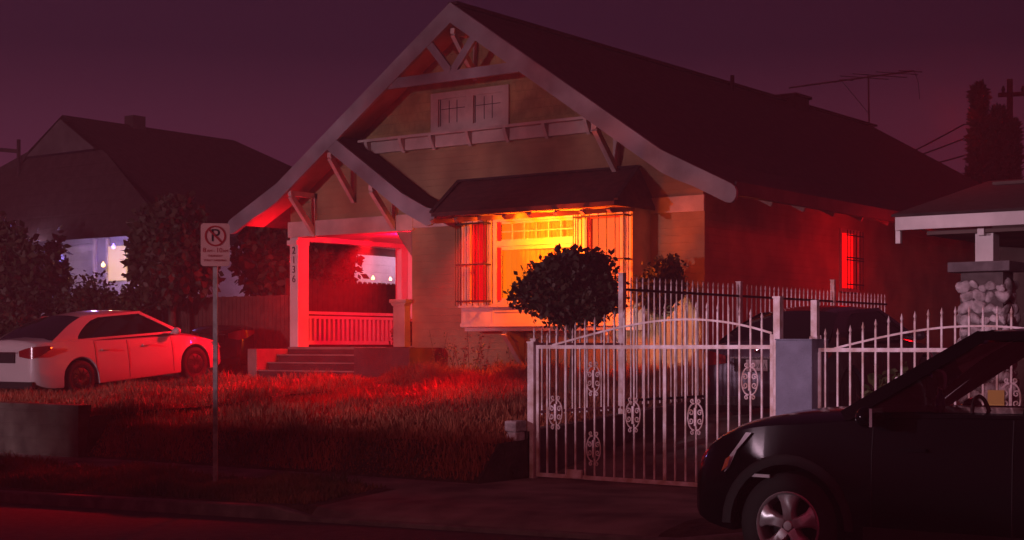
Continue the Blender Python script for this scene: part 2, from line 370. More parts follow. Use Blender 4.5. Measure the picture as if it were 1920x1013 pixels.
def grass_patch(name, boxes, n, h, seed, col):
    r_ = np.random.default_rng(seed); A = []
    for k in range(n):
        x0, x1, y0, y1, hs = boxes[r_.integers(len(boxes))]
        x = x0 + (x1-x0)*r_.random(); y = y0 + (y1-y0)*r_.random(); A.append((x, y, G(x, y)-.01, hs))
    A = np.array(A); nb = len(A); ang = r_.random(nb)*2*PI; hh = h*A[:, 3]*(.45+1.0*r_.random(nb)**1.6)
    clump = .6 + .55*np.sin(A[:, 0]*2.3+1)*np.sin(A[:, 1]*2.9) + .25*np.sin(A[:,0]*7.1)*np.sin(A[:,1]*6.3)
    hh *= np.clip(clump+.25, .3, 1.4)
    wd = .006 + .006*r_.random(nb); dx, dy = np.cos(ang), np.sin(ang); ln = hh*(.15+.45*r_.random(nb)); la = r_.random(nb)*2*PI
    p = A[:, :3]
    a = p + np.stack([dx*wd, dy*wd, 0*wd], 1); b = p - np.stack([dx*wd, dy*wd, 0*wd], 1)
    q = p + np.stack([np.cos(la)*ln*.3, np.sin(la)*ln*.3, hh*.6], 1); e_ = np.stack([dx*wd*.7, dy*wd*.7, 0*wd], 1)
    tp = p + np.stack([np.cos(la)*ln, np.sin(la)*ln, hh], 1)
    V = np.stack([a, b, q-e_, q+e_, tp], 1).reshape(-1, 3)
    F = []
    me = bpy.data.meshes.new(name); me.vertices.add(5*nb); me.vertices.foreach_set('co', V.ravel())
    base = np.arange(nb)[:, None]*5
    li = np.concatenate([base + np.array([[0,1,2,3]]), base + np.array([[3,2,4]])], 1).ravel()
    me.loops.add(len(li)); me.loops.foreach_set('vertex_index', li)
    ls = (np.arange(nb)[:, None]*7 + np.array([[0, 4]])).ravel(); lt = np.tile([4, 3], nb)
    me.polygons.add(2*nb); me.polygons.foreach_set('loop_start', ls); me.polygons.foreach_set('loop_total', lt)
    me.update(); me.validate(); me.materials.append(col)
    o = bpy.data.objects.new(name, me); C.objects.link(o); o['kind'] = 'stuff'; return o
M['grass'] = mat('dry_grass', (.36,.10,.05), .8, noise=(.9, .45, (.16,.05,.025)))
M['grass2'] = mat('verge_grass', (.22,.10,.05), .8, noise=(1.6, .5, (.07,.075,.03)))
o = grass_patch('lawn_grass', [(-22,-10.49,13.7,21.3,1),(-20,-10.49,13.7,21.3,1),(-22.5,-10.48,13.62,14.6,.55),(-17.9,-13,20.3,21.45,1.5),(-17.6,-11,20.6,22.3,1.6),(-24.5,-17.5,13.8,20.5,.7),(-12.4,-10.7,20,26,1.2)], 210000, .145, 3, M['grass'])
tag(o, 'unmown dry grass covering the sloping front yard', 'grass')
o = grass_patch('verge_grass', [(-24,-11.1,11.5,12.75,1),(-19,-11.3,11.5,12.6,1)], 52000, .10, 4, M['grass2'])
tag(o, 'short rough grass on the strip beside the kerb', 'grass')

# ------------------------------------------------------------------ the bungalow
HX = -17.33
def rake(x):                                       # top of the main roof over x
    t = abs(x - HX)
    return 7.87 - .681*t if t < 4.45 else 7.87 - .681*4.45 - .49*(t-4.45)
house = thing('craftsman_bungalow', (-17.33, 22.5, 1.0), 'tan wooden bungalow with big front gable, red lit porch and glowing bay window', 'house')
WY = 22.5
EAVE = 5.66
prof = [(HX-EAVE), HX-5.05, HX-4.45, HX-2.2, HX, HX+2.2, HX+4.45, HX+5.05, HX+EAVE]
# front wall with the upper gable, under the roof
fw = MB()
fw.prism([(-18.92,.9),(-12.54,.9),(-12.54,rake(-12.54)-.14),(HX+4.45,rake(HX+4.45)-.14),(HX,7.87-.14),(HX-4.45,rake(HX-4.45)-.14),(-22.18,rake(-22.18)-.14),(-22.18,3.9),(-18.92,3.9)], 'y', WY, WY+.15)
fw.build('front_wall', M['siding'], house)
gw = MB(); gw.prism([(-20.05,5.66),(-14.65,5.66),(-14.65,rake(-14.65)-.15),(HX,7.71),(-20.05,rake(-20.05)-.15)], 'y', WY-.07, WY-.002)
gw.build('gable_wall', M['shingle'], house)
sw = MB()
def wall_with_hole(mb, x0, x1, y0, y1, z0, z1, hy0, hy1, hz0, hz1):
    mb.box(x0,x1,y0,hy0,z0,z1); mb.box(x0,x1,hy1,y1,z0,z1); mb.box(x0,x1,hy0,hy1,z0,hz0); mb.box(x0,x1,hy0,hy1,hz1,z1)
wall_with_hole(sw, -12.69, -12.54, 22.652, 41, .6, rake(-12.54)-.14, 28.02, 28.80, 2.78, 3.88)
sw.build('side_wall', M['siding'], house)
bw = MB(); bw.box(-22.15,-12.70,40.85,41,.6,4.2); bw.box(-22.18,-22.03,26.15,40.8,.6,4.2); bw.build('rear_wall', M['siding'], house)
# belt between the gable and the wall
bl = MB(); bl.box(-20.02,-14.70,WY-.10,WY-.002,5.40,5.62); bl.box(-20.12,-14.62,WY-.24,WY-.002,5.62,5.67)
bl.build('belt_board', M['trim'], house)
for x in (-19.92,-19.05,-18.30,-17.42,-16.55,-15.68,-14.78):
    b = MB(); b.prism([(WY-.10,5.62),(WY-.23,5.62),(WY-.22,5.56),(WY-.13,5.40),(WY-.10,5.36)], 'x', x-.035, x+.035)
    b.build('belt_bracket', M['trim'], house)
# frieze and porch beam
fz = MB(); fz.box(-22.20,-18.86,WY-.06,WY-.002,3.86,4.17); fz.box(-22.16,-18.92,WY,WY+.30,3.86,4.10); fz.box(-18.855,-17.3,WY-.05,WY-.003,3.90,4.15)
f2 = MB(); f2.box(-13.60,-12.50,WY-.05,WY-.002,3.90,4.17); f2.build('frieze_board', M['trim'], house)
fz.build('frieze_board', M['trim'], house)
cb = MB(); cb.box(-12.64,-12.50,WY-.025,WY-.001,.9,3.90); cb.box(-12.538,-12.50,WY,WY+.12,.9,3.95); cb.build('corner_board', M['siding'], house)
# attic window
aw = MB()
aw.box(-18.36,-16.52,WY-.12,WY-.07,6.30,6.42); aw.box(-18.36,-16.52,WY-.12,WY-.07,5.672,5.78)
for a,b in ((-18.36,-18.18),(-17.50,-17.34),(-16.66,-16.52)): aw.box(a,b,WY-.12,WY-.07,5.78,6.30)
af = aw.build('attic_window', M['trim'], house)
ap = MB(); ap.box(-18.18,-17.50,WY-.085,WY-.072,5.78,6.30); ap.box(-17.34,-16.66,WY-.085,WY-.072,5.78,6.30); ap.build('shutter_panel', M['trim'], af)
al = MB()
for x0 in (-18.12, -17.29):
    for k in range(1,3): al.box(x0+.56*k/3-.006, x0+.56*k/3+.006, WY-.092, WY-.0855, 5.84, 6.26)
    al.box(x0, x0+.56, WY-.093, WY-.0856, 6.10, 6.112)
    al.box(x0-.03, x0-.015, WY-.096, WY-.0856, 5.79, 6.29)
al.build('muntin', M['iron'], af)
# main roof: two slopes with flared feet, hipped at the back
YB = 21.7; YR = 41.0
def slope(side, t0=.13):
    mb = MB(); S = [(0,0),(2.2,0),(4.45,0),(5.05,0),(EAVE,0)]; rows = []
    tops = []; bots = []
    for t,_ in S:
        x = HX + side*t; z = rake(x); yb = YR + t*.98
        tops.append([(x,YB+.06,z),(x,30,z),(x,yb,z)]); bots.append([(x,YB+.06,z-t0),(x,30,z-t0),(x,yb,z-t0)])
    mb.grid(tops); mb.grid(bots)
    mb.add([tops[i][0] for i in range(5)] + [bots[i][0] for i in range(5)], [(i,i+1,i+6,i+5) for i in range(4)])
    mb.add([tops[4][0],tops[4][1],tops[4][2],bots[4][2],bots[4][1],bots[4][0]], [(0,1,2,3,4,5)])
    return mb
rf = slope(1)
sl = slope(-1); rf.add(sl.v, sl.f)
hip = [[], []]
rf.grid([[(HX-t, YR+t*.98, rake(HX+t)), (HX, YR+t*.98+.001, rake(HX+t)), (HX+t, YR+t*.98, rake(HX+t))] for t in (0,2.2,4.45,5.05,EAVE)])
roof = rf.build('roof', M['roof'], house)
ch = MB(); ch.box(-17.62,-17.02,35.3,36.1,7.4,7.98); ch.box(-17.68,-16.96,35.25,36.15,7.98,8.05); ch.build('chimney', M['stepc'], roof)
vp = MB(); vp.tube([(-17.0,31.9,7.55),(-17.0,31.9,8.0)], .05); vp.build('vent_pipe', M['iron'], roof)
rc = MB(); rc.beam((HX,YB+.05,7.90),(HX,YR,7.90),.22,.05); rc.build('ridge_cap', M['roof'], roof)
# soffit boards under the front overhang
sf = MB()
for s_ in (1,-1):
    P = [HX+s_*t for t in (0,2.2,4.45,5.05,EAVE-.02)]
    sf.grid([[(x,YB+.07,rake(x)-.135),(x,WY-.0,rake(x)-.135)] for x in P])
    sf.grid([[(x,YB+.07,rake(x)-.15),(x,WY-.0,rake(x)-.15)] for x in P])
P = (-12.52,-12.28,HX+5.05,HX+EAVE-.02)
sf.grid([[(x,WY,rake(x)-.135),(x,YR,rake(x)-.135)] for x in P])
sf.build('soffit', M['soffit'], house)
gt = MB(); gt.prism([(HX+EAVE+.005,4.06),(HX+EAVE+.12,4.06),(HX+EAVE+.13,4.27),(HX+EAVE+.10,4.27),(HX+EAVE+.005,4.12)], 'y', YB+.1, YR); gt.build('gutter', M['darkcheek'], house)
for k in range(14):
    b = MB(); y = 23.4 + k*1.25; b.beam((-12.5,y,rake(-12.5)-.20),(HX+EAVE-.03,y,rake(HX+EAVE)-.20),.05,.12); b.build('rafter_tail', M['soffit'], house)
# barge boards
def barge(side, ends=True):
    mb = MB(); T = [0,2.2,4.45,4.75,5.05,5.35,EAVE]; n = len(T)
    top = [(HX+side*t, rake(HX+side*t)+.03) for t in T]
    bot = [(HX+side*t, rake(HX+side*t)-.34 + (.03 if i > 3 else 0)) for i,t in enumerate(T)]
    # scrolled tail
    cx, cz = HX+side*(EAVE+.02), rake(HX+side*EAVE)-.17
    tail = [(cx+side*.17*math.cos(a), cz+.17*math.sin(a)) for a in [PI/2-PI*k/7 for k in range(1,7)]]
    poly = top + tail + bot[::-1]
    q = len(poly); a, b = YB-.02, YB+.05
    vs = [(u,a,v) for u,v in poly] + [(u,b,v) for u,v in poly]
    fs = []
    for i in range(n-1):
        fs.append((i, i+1, q-2-i, q-1-i)); fs.append((q+i, 2*q-1-i, 2*q-2-i, q+i+1))
    fs.append(tuple(range(n-1, n+7))); fs.append(tuple(q+i for i in range(n+6, n-2, -1)))
    fs += [(i, i+q, (i+1)%q+q, (i+1)%q) for i in range(q)]
    mb.add(vs, fs); return mb
b1 = barge(1); b1.build('barge_board', M['barge'], house)
b2 = barge(-1); b2.build('barge_board', M['barge'], house)
# porch gable over the left part: shares the left barge board
PX = -20.39
def prake(x):
    t = x - PX
    return 5.80 - .681*t if t < 1.9 else 5.80 - .681*1.9 - .50*(t-1.9)
pb = MB(); T = [0.0,1.0,1.9,2.2,2.5]
top = [(PX+t, prake(PX+t)-.02) for t in T]; bot = [(PX+t, prake(PX+t)-.36) for t in T]
cx, cz = PX+2.52, prake(PX+2.5)-.19
tail = [(cx+.17*math.cos(a), cz+.17*math.sin(a)) for a in [PI/2-PI*k/7 for k in range(1,7)]]
poly = top + tail + bot[::-1]; q = len(poly); a, b = YB-.015, YB+.055
fs = []
for i in range(4): fs.append((i,i+1,q-2-i,q-1-i)); fs.append((q+i,2*q-1-i,2*q-2-i,q+i+1))
fs.append(tuple(range(4,12))); fs.append(tuple(q+i for i in range(11,3,-1))); fs += [(i,i+q,(i+1)%q+q,(i+1)%q) for i in range(q)]
poly3 = [(max(u, PX+.0), v) for u,v in poly]
pb.add([(u,a,v) for u,v in poly3]+[(u,b,v) for u,v in poly3], fs); pb.build('porch_barge_board', M['barge'], house)
pr_ = MB(); rows = [[(PX+t,YB+.03,prake(PX+t)-.0),(PX+t,WY+.0,prake(PX+t)-.0)] for t in (0,1,1.9,2.2,2.56)]
rows2 = [[(PX+t,YB+.03,prake(PX+t)-.10),(PX+t,WY+.0,prake(PX+t)-.10)] for t in (0,1,1.9,2.2,2.56)]
pr_.grid(rows); pr_.grid(rows2); pr_.add([rows[4][0],rows[4][1],rows2[4][1],rows2[4][0]], [(0,1,2,3)]); pr_.build('porch_roof', M['roof'], house)
# ceiling boards under the porch gable overhang are the soffit; braces
def brace(x, zt, zb, yt=YB+.09, yb=WY, wd=.09, m='trim'):
    b = MB(); b.beam((x,yt,zt),(x,yb-.03,zb),wd,.11, up=(0,-1,0)); b.beam((x,yb-.04,zb-.05),(x,yb-.04,min(zt+.28,zt+.1)),wd,.075,up=(0,-1,0))
    b.beam((x,YB+.05,zt+.05),(x,yb,zt+.05),wd,.10); return b.build('knee_brace', M[m], house)
brace(-21.47, 4.62, 3.90); brace(-20.40, 5.30, 4.52); brace(-19.33, 4.60, 3.92)
brace(-14.24, 5.34, 4.66); brace(-17.33, 7.34, 6.62); brace(-20.42+.0, 5.30, 4.52) if False else None
# gable truss in the barge plane
tr = MB(); ty0, ty1 = YB-.01, YB+.06
tr.prism([(-18.86,6.56-.09),(-15.80,6.56-.09),(-15.94,6.56+.10),(-18.72,6.56+.10)], 'y', ty0+.012, ty1); tr.build('tie_beam', M['barge'], house)
for p, q in (((-17.86,YB+.03,7.22),(-17.36,YB+.03,6.64)), ((-16.80,YB+.03,7.22),(-17.30,YB+.03,6.64))):
    b = MB(); b.beam(p, q, .06, .15, up=(0,0,1)); b.build('truss_strut', M['barge'], house)
# porch: floor, ceiling, column, pedestal, railing, rear wall
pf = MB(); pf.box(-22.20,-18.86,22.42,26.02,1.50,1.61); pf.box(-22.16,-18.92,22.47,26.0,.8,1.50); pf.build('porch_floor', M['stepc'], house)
pc = MB(); pc.box(-22.16,-18.93,22.81,26.02,3.90,3.95); pc.box(-22.18,-21.98,22.81,26.02,3.80,3.899); pc.box(-19.20,-18.93,22.81,26.02,3.83,3.899)
pc.build('porch_ceiling', M['porchred'], house)
pw = MB(); pw.box(-22.18,-18.93,26.02,26.14,1.0,4.1); pw.build('porch_back_wall', M['porchred'], house)
pw = MB(); pw.box(-18.93,-18.80,22.66,26.14,1.0,4.1); pw.build('porch_inner_wall', M['porchred'], house)
col = MB(); col.box(-22.18,-21.95,22.48,22.80,1.612,3.858); col.box(-22.22,-21.945,22.43,22.82,3.70,3.80); cl = col.build('porch_column', M['porchred'], house, bevel=.006)
col = MB(); col.box(-22.18,-22.0,25.80,26.018,1.612,3.80); col.build('porch_column', M['porchred'], house)
nb = Matrix.Rotation(PI/2, 4, 'X')
for k, chn in enumerate('2136'):
    text_mesh(chn, .205, 'house_number', M['signblack'], Matrix.Translation((-22.06, 22.472, 3.585-.195*k)) @ nb, cl, .004)
pd = MB(); pd.box(-19.23,-18.94,22.30,22.475,1.612,2.46); pd.box(-19.30,-18.88,22.26,22.476,2.46,2.53); pd.prism([(-19.23,2.40),(-18.94,2.40),(-18.90,2.458),(-19.28,2.458)],'y',22.27,22.47)
pd.build('pedestal', M['trim'], house, bevel=.006)
rl = MB(); rl.box(-22.11,-21.99,22.81,25.79,2.29,2.35); rl.box(-22.09,-22.01,22.81,25.79,2.20,2.26); rl.box(-22.09,-22.01,22.81,25.79,1.66,1.74)
rail = rl.build('porch_railing', M['porchred'], house)
bs = MB()
for k in range(21): y = 22.92 + .141*k; bs.box(-22.085,-22.015,y-.034,y+.034,1.742,2.199)
bs.build('balusters', M['porchred'], rail)
kb_ = MB(); kb_.prism([(-18.94,3.85),(-19.35,3.85),(-18.94,3.35)], 'y', 22.52, 22.66); kb_.build('corner_bracket', M['soffit'], house)
# steps and cheeks
ck = MB(); ck.box(-22.42,-22.16,21.52,22.41,.8,1.575); ck.build('step_cheek', M['cheek'], house, bevel=.01)
ck = MB(); ck.box(-19.48,-18.10,21.45,22.41,.8,1.60); ck.build('planter_block', M['darkcheek'], house, bevel=.012)
st = MB()
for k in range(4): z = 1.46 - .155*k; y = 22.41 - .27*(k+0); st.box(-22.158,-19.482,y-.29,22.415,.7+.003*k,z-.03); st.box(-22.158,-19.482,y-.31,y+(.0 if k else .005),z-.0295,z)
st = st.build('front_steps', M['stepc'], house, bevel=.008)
for k in range(4):  # paler strips added, standing in for light on the tread edges
    z = 1.46 - .155*k; y = 22.41 - .27*k; n_ = MB(); n_.box(-22.15,-19.49,y-.335,y-.3115,z-.022,z+.004); n_.build('lit_edge_strip', M['cheek'], st)
n_ = MB(); n_.box(-22.15,-19.49,22.395,22.419,1.565,1.612); n_.build('lit_edge_strip', M['cheek'], st)
# bay with its windows
BY = 21.9
bayw = MB()
def holed(mb, x0, x1, z0, z1, holes, y0, y1):      # holes: list of (x0,x1,z0,z1), left to right
    x = x0
    for a,b,c_,d_ in holes:
        mb.box(x,a,y0,y1,z0,z1); mb.box(a,b,y0,y1,z0,c_); mb.box(a,b,y0,y1,d_,z1); x = b
    mb.box(x,x1,y0,y1,z0,z1)
holes = [(-17.03,-16.62,2.42,3.88),(-16.42,-14.75,2.42,3.86),(-14.48,-13.80,2.42,3.88)]
holed(bayw, -17.24,-13.56,1.97,4.02,holes,BY,BY+.10)
bayw.box(-17.24,-17.14,BY+.10,WY,1.97,4.02); bayw.box(-13.66,-13.56,BY+.10,WY,1.97,4.02); bayw.box(-17.24,-13.56,BY+.101,WY,1.90,1.969)
bayw.build('bay_wall', M['trim'], house)
bb = MB(); bb.box(-17.28,-13.52,BY-.05,BY-.002,2.33,2.39); bb.box(-17.25,-13.55,BY-.025,BY-.002,1.98,2.04); bb.box(-16.52,-16.50,BY-.015,BY-.001,2.05,2.30); bb.box(-16.50,-14.4,BY-.012,BY-.001,2.24,2.27)
bb.build('bay_sill', M['trim'], house)
for x in (-16.30,-14.1):
    b = MB(); b.prism([(BY+.05,1.90),(WY,1.90),(WY,1.30),(WY-.12,1.42),(WY-.18,1.70)], 'x', x-.05, x+.05); b.beam((x,BY+.06,1.86),(x,WY-.02,1.32),.10,.09,up=(0,-1,0)); b.build('bay_bracket', M['trim'], house)
# rooms behind: a lit box so the windows have depth
M['room'] = mat('room_plaster', (.75,.45,.25), .9)
rm = MB(); rm.box(-17.1,-13.7,WY+1.6,WY+1.7,1.9,4.1); rm.build('room_wall', M['room'], house)
# windows: frames, panes, curtains
M['sashred'] = mat('red_sash_paint', (.45,.02,.015), .5, noise=(4, .2))
M['pane'] = glass('window_glass', (1,.95,.9), .03, .92)
M['glow'] = mat('lit_blind', (.8,.35,.08), .7, emit=((1.0,.21,.001), 1.2))
M['glow2'] = mat('lit_curtain', (.7,.15,.08), .7, emit=((1.0,.17,.035), 1.1))
M['redglow'] = mat('red_lit_curtain', (.7,.02,.02), .8, emit=((1.0,.001,.002), .75))
def window(x0,x1,z0,z1,y,cells,curt,fr=.05,m='trim',mt=.012,name='window'):
    f = MB(); f.box(x0,x0+fr,y,y+.06,z0,z1); f.box(x1-fr,x1,y,y+.06,z0,z1); f.box(x0+fr,x1-fr,y,y+.06,z0,z0+fr); f.box(x0+fr,x1-fr,y,y+.06,z1-fr,z1)
    fo = f.build(name, M[m], house)
    g = MB(); g.box(x0+fr,x1-fr,y+.03,y+.034,z0+fr,z1-fr); g.build('pane', M['pane'], fo)
    nx, nz = cells; mu = MB()
    for k in range(1,nx): x = x0+fr+(x1-x0-2*fr)*k/nx; mu.box(x-mt,x+mt,y+.012,y+.029,z0+fr,z1-fr)
    for k in range(1,nz): z = z0+fr+(z1-z0-2*fr)*k/nz; mu.box(x0+fr,x1-fr,y+.014,y+.028,z-mt,z+mt)
    if mu.v: mu.build('muntin', M[m], fo)
    if curt:
        cu = MB(); n = int((x1-x0)/.02); rr = random.Random(int(x0*100)); ph = rr.random()*6
        rows = [[(x0+fr*.5+(x1-x0-fr)*i/n, y+.10+.018*math.sin(i*1.1+ph)+.01*math.sin(i*.37), z) for i in range(n+1)] for z in (z0+.0,(z0+z1)/2,z1)]
        cu.grid(rows); cu.build('curtain', M[curt], fo, smooth=60)
    return fo
window(-17.03,-16.62,2.42,3.88,BY+.03,(1,2),'redglow',m='sashred')
window(-16.42,-14.75,2.42,3.42,BY+.03,(1,1),'glow',.07)
window(-16.42,-14.75,3.50,3.86,BY+.03,(6,2),'glow',.04,name='transom_window')
b = MB(); b.box(-16.42,-14.75,BY-.01,BY+.09,3.42,3.50); b.build('window_rail', M['trim'], house)
window(-14.48,-13.80,2.42,3.88,BY+.03,(1,1),'glow2',.05,m='sashred')
for z0, z1 in ((2.45,3.40),(3.52,3.85)):
    b = MB(); b.box(-16.419,-16.345,BY-.004,BY+.028,z0,z1); b.build('window_jamb', M['sashred'], house)
# casings round the windows
cs = MB()
for a,b,c_,d_ in holes:
    cs.box(a-.08,a,BY-.02,BY-.001,c_-.04,d_+.0); cs.box(b,b+.08,BY-.02,BY-.001,c_-.04,d_+.0); cs.box(a-.08,b+.08,BY-.025,BY-.001,d_,d_+.09)
cs.build('window_casing', M['trim'], house)
# window cages of black iron
def cage(x0,x1,z0,z1,y,n,bars,deep=.22):
    b = MB()
    for z in bars: b.beam((x0,y-deep,z),(x1,y-deep,z),.012,.03); b.beam((x0,y-deep,z),(x0,y,z),.012,.03); b.beam((x1,y-deep,z),(x1,y,z),.012,.03)
    for k in range(n+1): x = x0+(x1-x0)*k/n; b.tube([(x,y-deep,z0),(x,y-deep,z1)], .008, 6); b.tube([(x,y-deep,z1),(x,y-deep,z1+.06)], [.012,.001], 5)
    for x in (x0,x1):
        for k in (1,2): b.tube([(x,y-deep*k/3,z0),(x,y-deep*k/3,z1)], .008, 6)
    return b.build('security_bars', M['iron'], house)
cage(-17.20,-16.55,2.36,3.92,BY,5,(2.44,3.10,3.84))
cage(-14.62,-13.60,2.36,3.92,BY,6,(2.44,3.10,3.84))
# side window glowing red
fo = None
f = MB(); f.box(-12.56,-12.50,27.95,28.02,2.72,3.95); f.box(-12.56,-12.50,28.80,28.87,2.72,3.95); f.box(-12.56,-12.50,28.02,28.80,3.88,3.95); f.box(-12.56,-12.49,28.02,28.80,2.70,2.78)
fo = f.build('side_window', M['trim'], house)
g = MB(); g.box(-12.62,-12.615,28.02,28.80,2.78,3.88); g.build('pane', mat('red_window_light', (.7,.02,.02), .6, emit=((1.0,.002,.002), 1.6)), fo)
g = MB()
for k in range(6): y = 28.05+.15*k; g.tube([(-12.40,y,2.75),(-12.40,y,3.92)], .009, 6)
for z in (2.85,3.33,3.38,3.82): g.beam((-12.40,28.0,z),(-12.40,28.84,z),.012,.025)
g.build('window_bars', M['iron'], fo)
# awning over the bay
an = MB(); yA = 21.15
A = [(-17.75,WY,4.72),(-13.80,WY,4.72),(-13.45,yA,4.02),(-17.34,yA,4.02),(-13.45,WY,4.02),(-18.02,WY,4.32)]
an.add(A, [(0,1,2,3),(1,4,2),(0,3,5)]); an.add([(x,y,z-.07) for x,y,z in A], [(3,2,1,0),(2,4,1),(5,3,0)])
an.add([A[3],A[2],(A[2][0],A[2][1],A[2][2]-.07),(A[3][0],A[3][1],A[3][2]-.07)], [(0,1,2,3)]); an.add([A[4],A[2],(A[2][0],A[2][1],A[2][2]-.07),(A[4][0],A[4][1],A[4][2]-.07)], [(0,1,2,3)])
M['awning'] = mat('awning_shingles', (.085,.030,.028), .9, noise=(6, .4), bump=('brick', .30, .16, (0), (0,0,0), .03))
awn = an.build('awning_roof', M['awning'], house)
hb = MB(); hb.beam((-13.80,WY-.03,4.74),(-13.42,yA,4.05),.07,.035); hb.beam((-17.75,WY-.03,4.74),(-17.34,yA,4.03),.07,.035); hb.beam((-17.75,WY-.04,4.735),(-13.8,WY-.04,4.735),.10,.04); hb.build('hip_cap', M['roof'], awn)
sb = MB(); sb.add([(-17.32,yA+.03,3.945),(-13.47,yA+.03,3.945),(-13.47,BY-.03,4.005),(-17.32,BY-.03,4.005)], [(0,1,2,3)]); sb.build('awning_soffit', M['soffit'], awn)
for k in range(8):
    x = -17.26 + k*.535; b = MB(); b.prism([(yA-.04,3.91),(yA-.10,3.87),(yA-.02,3.82),(BY-.06,3.90),(BY-.06,3.965)], 'x', x-.035, x+.035); b.build('awning_rafter', M['soffit'], house)

# ------------------------------------------------------------------ things by the house
tree('ball_topiary_bush', 'round clipped dark bush on a short stem before the bay window', 'bush', (-13.2,19.5,.92), (-13.2,19.5,2.50), (.88,.88,.64), 13000, .062, 11, lumps=17, lr=.40, tr=.05, limbs=14, fill=.28)
tree('wall_shrub', 'dim second shrub against the wall corner behind the tall fence', 'shrub', (-12.95,21.75,.95), (-12.95,21.75,2.62), (.46,.40,.50), 2600, .06, 14, lumps=10, lr=.45, tr=.03, limbs=6, fill=.3)
tree('porch_plant', 'dark leafy pot plant on the porch beside the pedestal', 'plant', (-19.35,23.0,1.62), (-19.38,23.0,1.90), (.34,.34,.30), 900, .07, 12, m='leaf', lumps=8, lr=.5, tr=.02, limbs=4, fill=.5)
t = thing('weedy_rose', (-17.0,21.9,.98), 'straggly weeds with small leaves climbing the wall under the bay', 'plant'); sm = MB(); lp = []
for k in range(16):
    x = -17.9+rng.random()*1.9; y = 21.7+rng.random()*.6; h_ = .35+rng.random()*.65; a = rng.random()*.5-.25; pts = [(x,y,.95),(x+a*.4,y,.95+h_*.5),(x+a,y,.95+h_)]
    sm = MB(); sm.tube(pts, [.008,.006,.003], 5); sm.build('stem', M['bark'], t)
    for j in range(16): s_ = rng.random(); lp.append((x+a*s_+rng.uniform(-.07,.07), y+rng.uniform(-.07,.07), .95+h_*(.25+.75*s_)))
leaf_mesh('foliage', M['leaf2'], lp, .035, 5, t)

# no-parking sign facing the viewer
sx, sy = -13.24, 12.2
sg = thing('parking_sign', (sx,sy,0), 'no parking street sweeping sign on a square steel post in the grass strip', 'road sign')
p = MB(); p.beam((sx,sy,-.2),(sx-.02,sy+.02,3.04),.05,.05,up=(.6,-.8,0)); p.build('post', M['steel'], sg)
SR = Matrix.Translation((sx+.035, sy-.035, 2.80)) @ Matrix.Rotation(R(46), 4, 'Z') @ Matrix.Rotation(PI/2, 4, 'X') @ Matrix.Scale(1.04, 4)
def xf(mb, Mx): mb.v = [tuple(Mx @ Vector(v)) for v in mb.v]; return mb
def rrect(w_, h_, r_, n=5):
    out = []
    for cx_, cy_, a0 in ((w_/2-r_,h_/2-r_,0),(-w_/2+r_,h_/2-r_,90),(-w_/2+r_,-h_/2+r_,180),(w_/2-r_,-h_/2+r_,270)):
        out += [(cx_+r_*math.cos(R(a0+90*k/n)), cy_+r_*math.sin(R(a0+90*k/n))) for k in range(n+1)]
    return out
SW, SH = .318, .478
p = MB(); p.prism(rrect(SW,SH,.035), 'z', -.003, 0); pl = xf(p, SR).build('sign_plate', M['panel'], sg)
def ring(mb, ro, ri, z0, z1, c=(0,0), n=40):
    vs = []
    for k in range(n):
        a = 2*PI*k/n
        for r_, z in ((ri,z0),(ro,z0),(ro,z1),(ri,z1)): vs.append((c[0]+r_*math.cos(a), c[1]+r_*math.sin(a), z))
    fs = []
    for k in range(n):
        b0, b1_ = 4*k, 4*((k+1)%n)
        for i in range(4): fs.append((b0+i, b0+(i+1)%4, b1_+(i+1)%4, b1_+i))
    mb.add(vs, fs)
p = MB(); ring(p, .116, .098, .001, .004, (0,.098)); p.beam((-.072,.170,.0045),(.072,.026,.0045),.020,.003,up=(0,0,1))
o1,o2 = SW/2-.010, SH/2-.010
xf(p, SR).build('prohibition_ring', M['signred'], pl)
text_mesh('P', .20, 'letter', M['signblack'], SR @ Matrix.Translation((.0,.098,.0015)), pl, .0008, xs=1.05)
text_mesh('8', .072, 'letter', M['signred'], SR @ Matrix.Translation((-.118,-.062,.0015)), pl, .0008)
text_mesh('AM', .042, 'letter', M['signred'], SR @ Matrix.Translation((-.062,-.070,.0015)), pl, .0008)
text_mesh('-', .06, 'letter', M['signred'], SR @ Matrix.Translation((-.012,-.066,.0015)), pl, .0008)
text_mesh('10', .072, 'letter', M['signred'], SR @ Matrix.Translation((.043,-.062,.0015)), pl, .0008)
text_mesh('AM', .042, 'letter', M['signred'], SR @ Matrix.Translation((.112,-.070,.0015)), pl, .0008)
text_mesh('THURSDAY', .032, 'letter', M['signred'], SR @ Matrix.Translation((0,-.125,.0015)), pl, .0008)
text_mesh('STREET SWEEPING', .030, 'letter', M['signred'], SR @ Matrix.Translation((0,-.175,.0015)), pl, .0008)

